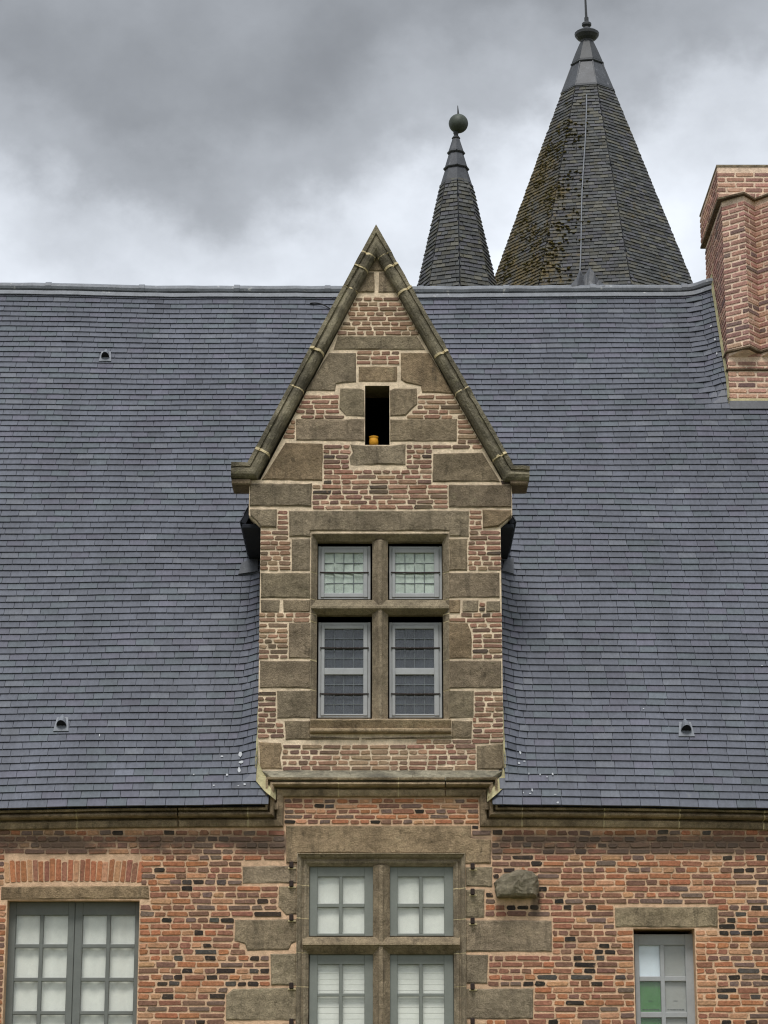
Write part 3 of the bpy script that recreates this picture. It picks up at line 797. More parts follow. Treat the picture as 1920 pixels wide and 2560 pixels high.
# projecting rough corbel stone
bm = bmesh.new(); rings = []
cxm = sum(p[0] for p in stone_px) / len(stone_px); czm = sum(p[1] for p in stone_px) / len(stone_px)
fine = []
for i in range(len(stone_px)):
    a, b = stone_px[i], stone_px[(i + 1) % len(stone_px)]
    for k in range(5): fine.append((a[0] + (b[0] - a[0]) * k / 5, a[1] + (b[1] - a[1]) * k / 5))
for j, (yy, sc) in enumerate(((.06, .98), (-.03, 1.0), (-.08, 1.0), (-.13, .97), (-.18, .90), (-.21, .78), (-.225, .55), (-.23, .25))):
    rg = []
    for (px_, pz_) in fine:
        v = Vector((cxm + (px_ - cxm) * sc, yy, czm + .01 + (pz_ - czm) * sc))
        nn = noise.noise(v * 6) * .035 + noise.noise(v * 17) * .016 + noise.noise(v * 40) * .006
        v += Vector((v.x - cxm, -.1, v.z - czm)).normalized() * nn; rg.append(bm.verts.new(v))
    rings.append(rg)
for a, b in zip(rings, rings[1:]):
    for k in range(len(a)): bm.faces.new((a[k], a[(k + 1) % len(a)], b[(k + 1) % len(a)], b[k]))
bm.faces.new(rings[-1]); bm.verts.index_update()
q = MB(); q.add([v.co.copy() for v in bm.verts], [[v.index for v in f.verts] for f in bm.faces], (.82, .86, .86)); bm.free()
q.build('corbel_stone', 'stone', wall, label='rough grey corbel stone jutting from the bricks')

# ------------------------------------------------------------------ cornice
corn = empty('cornice', parent=house, label='moulded brown stone cornice stepping up around the bay')
prof = [(0, -.02), (0, .030), (.008, .048), (.030, .056), (.058, .062), (.066, .062), (.068, .010), (.088, .010), (.091, .095), (.098, .132), (.112, .150), (.128, .146), (.138, .124), (.140, .085), (.152, .085), (.154, .165), (.174, .172), (.178, .10), (.178, -.02)]
zb, zt = Z_COR, W(960, 1993).z
path = [(-8.9, zb), (XBL, zb), (XBL, zt), (XBR, zt), (XBR, zb), (8.9, zb)]
TL = path_len(path)
cum = [0]
for a, b in zip(path, path[1:]): cum.append(cum[-1] + math.hypot(b[0] - a[0], b[1] - a[1]))
joints = [0.0]; s = 0
marks = []
s = cum[1] - .35
while s > .3: marks.append(s); s -= rng.uniform(.5, 1.05)
s = cum[4] + .42
while s < TL - .3: marks.append(s); s += rng.uniform(.45, .9)
marks += [cum[2] + .55, cum[2] + 1.15, cum[2] + 1.62]
marks = sorted(marks); marks = [0.0] + marks + [TL]
def cwarp(x): 
    d = max(0, abs(x) - 1.0); return -.0040 * d * d
for a, b in zip(marks, marks[1:]):
    q = MB(); v, f = sweep(path, prof, a + .006, b - .006, 0.0, .0035, .15, cwarp); g = rng.uniform(.8, 1.15); q.add(v, f, (g, g, g * .97)); q.build('cornice_stone', 'stone_dark', corn)
    if 0 < a and rng.random() < .75:
        q = MB(); v, f = sweep(path, [(o, max(y - .003, -.02)) for o, y in prof], a - .009, a + .009, 0.0, 0, .15, cwarp); q.add(v, f); q.build('joint_mortar', 'mortar_joint', corn)
# bed behind the slates
q = MB()
q.box(-XE, XBL - .05, -.10, .4, zb + .165, EZ + .03); q.box(XBR + .05, XE, -.10, .4, zb + .165, EZ + .03); q.build('eaves_bed', 'stone_dark', corn)
# sloping weathering on top of the raised cornice
za, zc = zt + .168, W(*cC(800, 366), DY - .01).z
xa, xb = W(*cC(252, 415), -.12).x, W(*cC(1385, 415), -.12).x
xc, xd = W(*cC(196, 366), DY).x, W(*cC(1445, 366), DY).x
for i in range(3):
    t0, t1 = (0, .36, .64)[i], (.358, .638, 1)[i]
    q = MB(); L = lambda a, b, t: a + (b - a) * t
    n = 8; vv = []; ff = []
    for k in range(n + 1):
        t = L(t0, t1, k / n); nz = noise.noise(Vector((t * 30, i, 1))) * .008
        vv += [(L(xa, xb, t), -.138 + nz, za - .02), (L(xa, xb, t), -.138 + nz, za + .006), (L(xa, xb, t), -.115, za + .03 + nz), (L(xc, xd, t), DY - .012, zc + nz), (L(xc, xd, t), DY + .05, zc), (L(xc, xd, t), DY + .05, za - .02)]
    for k in range(n):
        for j in range(6): ff.append((k * 6 + j, k * 6 + (j + 1) % 6, k * 6 + 6 + (j + 1) % 6, k * 6 + 6 + j))
    ff += [tuple(range(6)), tuple(n * 6 + j for j in range(6))]
    q.add(vv, ff, (1.35, 1.4, 1.5)); q.build('weathering_slab', 'stone_lichen', corn)
# ================================================================== DORMER
def pp(crop, pts): return px_poly(crop, pts, DY)
def wd(crop, x, y): p = W(*crop(x, y), DY); return (p.x, p.z)
ZB_D = zc - .02                                          # dormer stands on the weathering
z_cor0, z_cor1 = wd(cB, 160, 345)[1], wd(cB, 160, 285)[1]
ap = (XAP, ZAP)
kl, kr = wd(cA, 188, 1372), wd(cA, 1440, 1385)
D_OUT = [(XDL, ZB_D), (XDR, ZB_D), (XDR, z_cor0), (XWR, z_cor1), (XWR, ZKN - .004), (kr[0], ZKN), ap, (kl[0], ZKN), (XWL, ZKN - .004), (XWL, z_cor1), (XDL, z_cor0)]
WIN = [wd(cB, 480, 900)[0], wd(cB, 1137, 900)[0], wd(cB, 800, 1342)[1], wd(cB, 800, 412)[1]]
SLIT = [wd(cA, 731, 1000)[0], wd(cA, 858, 1000)[0], wd(cA, 800, 1187)[1], wd(cA, 800, 880)[1]]
def rect(o): return [(o[0], o[2]), (o[1], o[2]), (o[1], o[3]), (o[0], o[3])]
WHO = [WIN[0] - .064, WIN[1] + .064, WIN[2], WIN[3] + .064]
m = MB()
zsb = sorted({z for _, z in D_OUT} | {WHO[2], WHO[3], SLIT[2], SLIT[3]})
for z0, z1 in zip(zsb, zsb[1:]):
    if z1 - z0 < 1e-4: continue
    e = (z1 - z0) * .001
    lo, hi = slice_poly(D_OUT, z0 + e), slice_poly(D_OUT, z1 - e)
    hc = [(o[0], o[1]) for o in (WHO, SLIT) if o[2] <= z0 + 1e-6 and o[3] >= z1 - 1e-6]
    for (a, b), (c, d) in zip(lo, hi):
        if hc:
            h = hc[0]
            m.quad((a, DY, z0), (h[0], DY, z0), (h[0], DY, z1), (c, DY, z1)); m.quad((h[1], DY, z0), (b, DY, z0), (d, DY, z1), (h[1], DY, z1))
        else: m.quad((a, DY, z0), (b, DY, z0), (d, DY, z1), (c, DY, z1))
reveal(m, WHO, DY, DY + .42)
q = MB(); reveal(q, SLIT, DY, DY + .42)
ol = D_OUT
for i in range(len(ol)):
    a, b = ol[i], ol[(i + 1) % len(ol)]
    deep = 2.6 if abs(a[0] - b[0]) < .001 and a[1] < z_cor0 + .01 and b[1] < z_cor0 + .01 else .40
    m.quad((a[0], DY, a[1]), (b[0], DY, b[1]), (b[0], DY + deep, b[1]), (a[0], DY + deep, a[1]))
dormer = m.build('dormer', 'mortar_dormer', house, label='tall gabled dormer of brick and brown stone blocks')
q.build('slit_reveal', 'reveal_shade', dormer)
m = MB(); m.add([(XWL + .1, DY + 1.2, ZKN - 3), (XWR - .1, DY + 1.2, ZKN - 3), (XWR - .1, DY + 1.2, ZKN), (XAP, DY + 1.2, ZAP - .15), (XWL + .1, DY + 1.2, ZKN)], [(0, 1, 2, 3, 4)])
m.box(SLIT[0] - .35, SLIT[1] + .35, DY + .425, DY + 1.19, SLIT[3] + .01, SLIT[3] + .05); m.build('slit_dark_sheet', 'slit_gloom', dormer)  # black sheet carries the darkness behind the slit
dcut = []; STONE_TINT[:] = [.70, 1.0]
def ds(pts, crop, **kw):
    poly = pp(crop, pts); dcut.append(poly); return stone(poly, DY, dormer, **kw)
# gable stones
ds([(790, 205), (842, 288), (746, 288)], cA)
ds([(742, 292), (778, 292), (782, 398), (690, 398)], cA); ds([(802, 292), (846, 292), (905, 398), (800, 398)], cA)
ds([(590, 622), (1000, 622), (1045, 695), (566, 695)], cA)
ds([(545, 710), (685, 710), (685, 862), (582, 872), (576, 908), (420, 908)], cA)
ds([(915, 710), (1065, 710), (1190, 922), (1026, 916), (1020, 882), (942, 866), (915, 850)], cA)
ds([(697, 780), (897, 780), (897, 858), (880, 860), (707, 860), (697, 858)], cA)
ds([(602, 893), (705, 893), (729, 905), (729, 1040), (632, 1036), (597, 1000)], cA); ds([(860, 905), (884, 893), (1000, 893), (1003, 975), (942, 1036), (860, 1040)], cA)
ds([(372, 1052), (729, 1054), (729, 1168), (372, 1165)], cA); ds([(860, 1054), (1208, 1052), (1206, 1168), (860, 1170)], cA)
ds([(655, 1184), (735, 1190), (858, 1190), (942, 1182), (942, 1292), (655, 1292), (650, 1255), (668, 1225)], cA)
ds([(318, 1176), (512, 1180), (512, 1375), (195, 1368)], cA); ds([(1085, 1232), (1340, 1226), (1432, 1380), (1080, 1380)], cA)
# shaft stones
ds([(132, 122), (455, 122), (455, 243), (132, 240)], cB, proud=.02); ds([(1165, 128), (1492, 128), (1492, 248), (1165, 246)], cB, proud=.02)
ds([(134, 255), (275, 255), (272, 352), (192, 352), (165, 318), (136, 292)], cB, proud=.03, back=.3); ds([(1340, 258), (1490, 260), (1490, 292), (1425, 350), (1340, 356)], cB, proud=.03, back=.3)
ds([(337, 264), (1270, 262), (1270, 398), (1166, 398), (1166, 370), (448, 370), (448, 400), (337, 400)], cB, proud=.016, label='long granite lintel of the dormer window')
for pts in ([(350, 410), (448, 410), (448, 575), (350, 575)], [(190, 585), (448, 585), (448, 718), (190, 716)], [(190, 725), (290, 727), (286, 790), (192, 790)], [(306, 725), (448, 725), (446, 790), (308, 790)],
            [(336, 842), (448, 842), (448, 1030), (334, 1030)], [(186, 1040), (448, 1042), (448, 1185), (186, 1183)], [(274, 1195), (448, 1195), (448, 1338), (276, 1340)],
            [(1166, 408), (1262, 408), (1262, 575), (1166, 575)], [(1166, 585), (1430, 583), (1430, 714), (1166, 716)], [(1168, 726), (1225, 726), (1225, 795), (1168, 795)], [(1237, 727), (1320, 727), (1318, 788), (1235, 790)],
            [(1360, 732), (1432, 730), (1432, 790), (1358, 790)], [(1166, 842), (1262, 845), (1286, 895), (1284, 1030), (1166, 1030)], [(1166, 1040), (1438, 1040), (1440, 1183), (1166, 1185)], [(1166, 1195), (1296, 1195), (1294, 1335), (1166, 1340)],
            [(312, 1352), (448, 1352), (448, 1432), (700, 1440), (700, 1450), (318, 1452)], [(1180, 1350), (1288, 1352), (1284, 1444), (712, 1450), (712, 1440), (1180, 1432)]):
    ds(pts, cB)
ds([(182, 218), (296, 222), (304, 250), (292, 296), (302, 360), (188, 358)], cC); ds([(1310, 236), (1446, 226), (1448, 350), (1440, 362), (1310, 360)], cC)
dcut.append([(W(*cB(448, 900), DY).x, wd(cB, 800, 1430)[1]), (W(*cB(1166, 900), DY).x, wd(cB, 800, 1430)[1]), (W(*cB(1166, 900), DY).x, WIN[3]), (W(*cB(448, 900), DY).x, WIN[3])])
dcut.append([(SLIT[0] - .01, SLIT[2]), (SLIT[1] + .01, SLIT[2]), (SLIT[1] + .01, SLIT[3]), (SLIT[0] - .01, SLIT[3])])
def pal_dormer(x, z, header):
    low = z < wd(cC, 800, 205)[1]
    return jitc(pick([(150, 112, 95), (136, 102, 87), (120, 95, 83), (164, 130, 108), (78, 68, 62), (154, 128, 105)], [3.5, 4, 3, 1.6 + (1.5 if low else 0), .9 if not low else .1, .5 + (3 if low else 0)]), .16)
db = courses(D_OUT, dcut, ZB_D + .02, ZAP - .3, .0545, .0180, DY, pal_dormer, (.195, .1), .010)
lay(db, dormer, 'brick_dormer', 300, lambda b: -b[3] if False else abs(b[0][2] - W(960, 1500).z) * .5 + abs(b[0][0] - XAP))

# coping with kneelers
cop = [(0, -.30), (0, .06), (.012, .085), (.035, .108), (.062, .116), (.088, .104), (.10, .082), (.112, .080), (.118, .098), (.16, .094), (.165, .07), (.165, -.30)]
k0, k1 = wd(cA, 36, 1366), wd(cA, 1582, 1385)
cl, cr_ = wd(cA, 172, 1366), wd(cA, 1452, 1378)
cpath = [k0, cl, ap, cr_, k1]
cum = [0]
for a, b in zip(cpath, cpath[1:]): cum.append(cum[-1] + math.hypot(b[0] - a[0], b[1] - a[1]))
def rake(zpx, left):       # arc length of a joint from the height of its outer end in crop A
    zz = W(*cA(790, zpx), DY).z - .05
    if left: t = (zz - cl[1]) / (ap[1] - cl[1]); return cum[1] + t * (cum[2] - cum[1])
    t = (ap[1] - zz) / (ap[1] - cr_[1]); return cum[2] + t * (cum[3] - cum[2])
js = [0] + [rake(v, True) for v in (1225, 895, 700, 380, 275)] + [cum[2] - .035, cum[2] + .035] + [rake(v, False) for v in (270, 392, 720, 912, 1250)] + [cum[-1]]
coping = empty('coping', parent=dormer)
for i, (a, b) in enumerate(zip(js, js[1:])):
    q = MB(); v, f = sweep(cpath, cop, a + .005, b - .005, DY, .008, .045); g = rng.uniform(.85, 1.12); q.add(v, f, (g, g, g))
    q.build('coping_stone', 'stone_lichen', dormer)
    if i:
        q = MB(); v, f = sweep(cpath, [(o - (.002 if o > .1 else 0), y - .001 if y > 0 else y) for o, y in cop], a - rng.uniform(.008, .016), a + rng.uniform(.008, .016), DY, .009, .01); q.add(v, f); q.build('coping_joint', 'mortar_joint', dormer)
bpy.data.objects.remove(coping)
# under-blocks of the kneelers, darkened to carry the shade beneath
for (x0, x1) in ((k0[0] + .01, XWL + .02), (XWR - .02, k1[0] - .01)):
    q = MB(); q.box(x0, x1, DY - .06, DY + .32, ZKN - .065, ZKN - .004, .012, (.6, .6, .6)); q.build('kneeler', 'stone_dark', dormer)

# dormer roof with slates, running back into the main slope
m = MB()
EXL, EXR = W(609, 1275, DY + .5).x, W(1282, 1275, DY + .5).x
y0, y1 = DY + .12, RY - .4
zr = ZAP + .03
for sgn, ex in ((-1, EXL), (1, EXR)):
    a, b = Vector((ex, y0, Z_DEAVE)), Vector((XAP, y0, zr)); c = Vector((0, y1 - y0, 0))
    nrm2 = Vector((sgn * (zr - Z_DEAVE), 0, abs(XAP - ex))).normalized() * -.05
    m.add([a, b, b + c, a + c, a + nrm2, b + nrm2, b + c + nrm2, a + c + nrm2], [(0, 1, 2, 3), (4, 5, 6, 7), (0, 4, 7, 3), (0, 1, 5, 4), (2, 3, 7, 6), (1, 2, 6, 5)])
d_roof = m.build('dormer_roof', 'roof_sheet', house)
sm_ = MB()
for sgn, ex in ((-1, EXL), (1, EXR)):
    L = math.hypot(XAP - ex, zr - Z_DEAVE); up = Vector((XAP - ex, 0, zr - Z_DEAVE)) / L; nn = Vector((sgn * (zr - Z_DEAVE), 0, abs(XAP - ex))).normalized()
    n = int(L / .095)
    for k in range(n):
        x = y0 + (k % 2) * .09 - .18
        while x < y1:
            a0, a1 = max(x, y0), min(x + .19, y1)
            if a1 > a0 + .02:
                P = lambda yy, s, h: Vector((ex, yy, Z_DEAVE)) + up * s + nn * h
                s = k * L / n
                sm_.add([P(a0, s, .022), P(a1 - .004, s, .022), P(a1 - .004, s + .15, .004), P(a0, s + .15, .004), P(a0, s, .012), P(a1 - .004, s, .012)], SF, slate_tint())
            x += .194
sm_.build('slate_courses', 'slate', d_roof, kind='stuff')
# dormer eaves board, eave shade put into its dark colour, lead flashing where it meets the main slope
for sgn, ex, xin in ((-1, EXL, XDL), (1, EXR, XDR)):
    q = MB(); a, b = sorted((ex - sgn * .01, xin - sgn * .0)); q.box(a, b, DY + .10, RY - 1.6, Z_DEAVE - .075, Z_DEAVE - .025, .01, (.5, .5, .5)); q.build('eaves_board', 'roof_sheet', d_roof)
    px0 = (596, 646) if sgn < 0 else (1253, 1284)
    hits = [roof_hit(px0[0], 1440), roof_hit(px0[1], 1440), roof_hit(px0[1], 1400), roof_hit(px0[0] + 8, 1412)]
    q = MB(); q.add([roof_pt(p.x, s, .035) for p, s in hits] + [roof_pt(p.x, s, .02) for p, s in hits], [(0, 1, 2, 3), (4, 5, 6, 7), (0, 1, 5, 4), (1, 2, 6, 5), (2, 3, 7, 6), (3, 0, 4, 7)]); q.build('lead_flashing', 'lead_dark', roof)
# lichened mortar fillet where the slates meet the dormer
for sgn, xe in ((-1, XDL), (1, XDR)):
    q = MB(); n = 40; s_a = .42; s_b = (Z_DEAVE - .3 - EZ) / UZ; vv = []; ff = []
    for k in range(n + 1):
        s = s_a + (s_b - s_a) * k / n; w = .016 + .01 * noise.noise(Vector((s * 5, sgn, 0))); wob = .006 * noise.noise(Vector((s * 7, sgn, 4)))
        p = roof_pt(xe + sgn * w, s, .03 + wob); r = Vector((xe - sgn * .004, max(p.y - .02, DY - .02), p.z + .01)); r2 = Vector((xe - sgn * .004, p.y + .05, p.z + .02))
        vv += [p, r, r2]
    for k in range(n):
        ff += [(k * 3, k * 3 + 1, k * 3 + 4, k * 3 + 3), (k * 3 + 1, k * 3 + 2, k * 3 + 5, k * 3 + 4)]
    q.add(vv, ff); q.build('mortar_fillet', 'fillet', dormer)
    # big lichened wedge at the foot
    pts = [(172, 318), (196, 372), (246, 432), (240, 496), (208, 470), (166, 420)] if sgn < 0 else [(1452, 352), (1440, 392), (1392, 432), (1392, 506), (1425, 478), (1462, 442)]
    yf = (.03, -.0, -.10, -.24, -.20, -.10)
    a = [W(*cC(x, y), Y) for (x, y), Y in zip(pts, yf)]; q = MB(); b = [p + Vector((-sgn * .05, .10, -.03)) for p in a]
    n = len(a); q.add(a + b, [tuple(range(n)), tuple(range(n, 2 * n))] + [(k, (k + 1) % n, n + (k + 1) % n, n + k) for k in range(n)]); q.build('mortar_wedge', 'fillet', dormer)

# ================================================================== WINDOWS
def prism_z(mb, prof, z0, z1, tint=(1, 1, 1), n=6, jit=.002):
    k = len(prof); vv = []; ff = []; sd = rng.uniform(0, 50)
    for i in range(n + 1):
        z = z0 + (z1 - z0) * i / n
        for x, y in prof:
            j = jit * noise.noise(Vector((x * 20 + sd, y * 20, z * 6))); vv.append((x + j, y + j, z))
    for i in range(n):
        for t in range(k): ff.append((i * k + t, i * k + (t + 1) % k, (i + 1) * k + (t + 1) % k, (i + 1) * k + t))
    ff += [tuple(range(k)), tuple(n * k + t for t in range(k))]; mb.add(vv, ff, tint)
def prism_x(mb, prof, x0, x1, tint=(1, 1, 1), n=8, jit=.002):
    k = len(prof); vv = []; ff = []; sd = rng.uniform(0, 50)
    for i in range(n + 1):
        x = x0 + (x1 - x0) * i / n
        for y, z in prof:
            j = jit * noise.noise(Vector((x * 6, y * 20, z * 20 + sd))); vv.append((x, y + j, z + j))
    for i in range(n):
        for t in range(k): ff.append((i * k + t, i * k + (t + 1) % k, (i + 1) * k + (t + 1) % k, (i + 1) * k + t))
    ff += [tuple(range(k)), tuple(n * k + t for t in range(k))]; mb.add(vv, ff, tint)
def xw(crop, x, y, Y): return W(*crop(x, y), Y).x
def zw(crop, x, y, Y): return W(*crop(x, y), Y).z
def casement(parent, crop, outer, cols, rows, Y, mat, yref, glass, z_rows=None, z_out=None, bar_in=.006, name='casement_frame', tilt=.012):
    """one wooden light: frame with glazing bars as one mesh, every pane an object of its own"""
    X0, X1 = xw(crop, outer[0], yref, Y), xw(crop, outer[2], yref, Y); xm = (outer[0] + outer[2]) / 2
    Z1 = zw(crop, xm, outer[1], Y); Z0 = z_out if z_out is not None else zw(crop, xm, outer[3], Y)
    C = [(xw(crop, a, yref, Y), xw(crop, b, yref, Y)) for a, b in cols]
    Rr = [(zw(crop, xm, b, Y), zw(crop, xm, a, Y)) for a, b in rows] + (z_rows or [])
    q = MB(); f0, f1 = Y - .022, Y + .03
    q.box(X0, C[0][0], f0, f1, Z0, Z1, .005); q.box(C[-1][1], X1, f0, f1, Z0, Z1, .005)
    q.box(C[0][0] - .003, C[-1][1] + .003, f0 + .003, f1 - .002, Rr[0][1], Z1 - .002, .005); q.box(C[0][0] - .003, C[-1][1] + .003, f0 + .003, f1 - .002, Z0 + .002, Rr[-1][0], .005)
    for a, b in zip(C, C[1:]): q.box(a[1], b[0], f0 + .004, f1 - .004, Rr[-1][0] - .003, Rr[0][1] + .003, .005)
    for a, b in zip(Rr, Rr[1:]): q.box(C[0][0] - .003, C[-1][1] + .003, f0 + bar_in, f1 - .006, b[1], a[0], .005)
    fr = q.build(name, mat, parent)
    for (a, b) in C:
        for (c, d) in Rr: pane(parent, a, b, c, d, Y + .006, glass, tilt)
    return X0, X1, Z0, Z1
def pane(parent, a, b, c, d, Y, glass, tilt=.012):
    e = .004; q = MB(); t = [rng.uniform(-tilt, tilt) * .12 for _ in range(2)]; w, h = b - a, d - c
    P = lambda x, z, y: (x, y + t[0] * (x - (a + b) / 2) / w * 2 + t[1] * (z - (c + d) / 2) / h * 2, z)
    v = [P(x, z, y) for y in (Y, Y + .003) for x, z in ((a - e, c - e), (b + e, c - e), (b + e, d + e), (a - e, d + e))]
    q.add(v, [(0, 1, 2, 3), (4, 5, 6, 7), (0, 1, 5, 4), (1, 2, 6, 5), (2, 3, 7, 6), (3, 0, 4, 7)]); q.build('pane', glass, parent)
def slat_blind(x0, x1, z0, z1, Y, mat, label, group=None):
    q = MB(); n = max(8, int((z1 - z0) / .055)); vv = []; ff = []
    for i in range(n + 1):
        z = z0 + (z1 - z0) * i / n
        for k, (dz, dy) in enumerate(((0, .0015), (.004, -.0015))):
            for x in (x0, (x0 + x1) / 2, x1): j = .004 * noise.noise(Vector((x * 3, z * 5, 1))); vv.append((x, Y + dy + j, min(z + dz + j, z1 + .01)))
    for i in range(2 * n + 1):
        for k in range(2): ff.append((i * 3 + k, i * 3 + k + 1, i * 3 + k + 4, i * 3 + k + 3))
    q.add(vv, ff); q.build('window_blind', mat, None, ((x0 + x1) / 2, Y, z0), label=label, cat='blind', group=group)
def blind(x0, x1, z0, z1, Y, mat, label, group=None, folds=9, amp=.008, flat=False, name='window_blind', cat='blind', part_of=None):
    q = MB(); n = 40; vv = []; ff = []
    for i in range(n + 1):
        t = i / n; x = x0 + (x1 - x0) * t; y = Y if flat else Y + amp * math.sin(t * folds * 6.283) + amp * .7 * noise.noise(Vector((x * 9, z0, 1)))
        vv += [(x, y, z0), (x, y + (0 if flat else .004 * noise.noise(Vector((x * 14, 3, 3)))), (z0 + z1) / 2), (x, y, z1), (x, y + .004, z0), (x, y + .004, (z0 + z1) / 2), (x, y + .004, z1)]
    for i in range(n):
        o = i * 6; ff += [(o, o + 6, o + 7, o + 1), (o + 1, o + 7, o + 8, o + 2), (o + 3, o + 9, o + 10, o + 4), (o + 4, o + 10, o + 11, o + 5)]
    q.add(vv, ff)
    if part_of is not None: q.build(name, mat, part_of)
    else: q.build(name, mat, None, ((x0 + x1) / 2, Y, z0), label=label, cat=cat, group=group)

def surround(parent, ip, prof, Y, zl, zr):
    """moulded jambs and head, cut at the joints of the blocks behind them"""
    L1 = ip[1][1] - ip[0][1]; L2 = ip[2][0] - ip[1][0]; T = path_len(ip)
    mk = [0] + sorted([z - ip[0][1] for z in zl if ip[0][1] + .1 < z < ip[1][1] - .03] + [L1 + L2 + ip[2][1] - z for z in zr if ip[0][1] + .1 < z < ip[2][1] - .03]) + [T]
    mk = [mk[0]] + [m_ for a_, m_ in zip(mk, mk[1:]) if m_ - a_ > .03]
    for a, b in zip(mk, mk[1:]):
        g = rng.uniform(.9, 1.1); q = MB(); v, f = sweep(ip, prof, a + (.005 if a else 0), b - (.005 if b < T else 0), Y, .003, .12); q.add(v, f, (g, g * .99, g * .97)); q.build('window_surround', 'stone', parent)
        if a: q = MB(); v, f = sweep(ip, [(o, y - .003) for o, y in prof], a - .007, a + .007, Y, .0, .12); q.add(v, f); q.build('joint_mortar', 'mortar_joint', parent)
# ---------------- dormer window
YD = DY + .17
dw = empty('dormer_window', parent=house, label='stone cross window of the dormer with leaded lights')
ip = [(WIN[0], WIN[2]), (WIN[0], WIN[3]), (WIN[1], WIN[3]), (WIN[1], WIN[2])]
surround(dw, ip, [(0, -.18), (0, -.085), (.010, -.07), (.05, -.004), (.056, .004), (.064, .004), (.064, -.18)], DY, [zw(cB, 450, y, DY) for y in (1190, 1035, 835, 795, 720, 580, 405)], [zw(cB, 1160, y, DY) for y in (405, 580, 720, 795, 835, 1035, 1190)])
xm0, xm1 = xw(cB, 768, 900, DY + .08), xw(cB, 850, 900, DY + .08); xc = (xm0 + xm1) / 2
q = MB(); mprof = [(xm0, DY + .20), (xm0, DY + .085), (xc - .022, DY + .012), (xc - .016, DY + .004), (xc + .016, DY + .004), (xc + .022, DY + .012), (xm1, DY + .085), (xm1, DY + .20)]
prism_z(q, mprof, WIN[2], WIN[3] + .0, (1.0, .98, .95), 16, .004); q.build('mullion', 'stone', dw)
zt0, zt1 = zw(cB, 800, 802, DY + .09), zw(cB, 800, 722, DY + .09); zn = zw(cB, 800, 768, DY)
q = MB(); prism_x(q, [(DY + .20, zt1), (DY + .07, zt1 - .012), (DY - .012, zn + .018), (DY - .014, zn - .004), (DY + .0, zn - .012), (DY + .085, zt0), (DY + .20, zt0)], WIN[0] - .06, WIN[1] + .06, (1.0, 1.0, .95), 16, .003); q.build('transom', 'stone', dw)
zs1, zs0 = zw(cC, 800, 96, DY - .05), zw(cC, 800, 168, DY - .08)
q = MB(); cy = DY - .055; r = .024; cz = zs0 + r
roll = [(cy - r * math.cos(t), cz + r * math.sin(t)) for t in [R(-100 + 25 * i) for i in range(9)]]
prism_x(q, [(DY + .2, zs1 + .012), (DY - .005, zs1), (DY - .05, zs1 - .012), (DY - .05, zs1 - .02), (DY - .015, cz + r + .006)] + roll[::-1] + [(DY + .01, zs0 - .004), (DY + .2, zs0)], xw(cC, 447, 130, DY - .05), xw(cC, 1178, 130, DY - .05), (1, 1, .95), 20, .005); q.build('sill', 'stone_dark', dw)
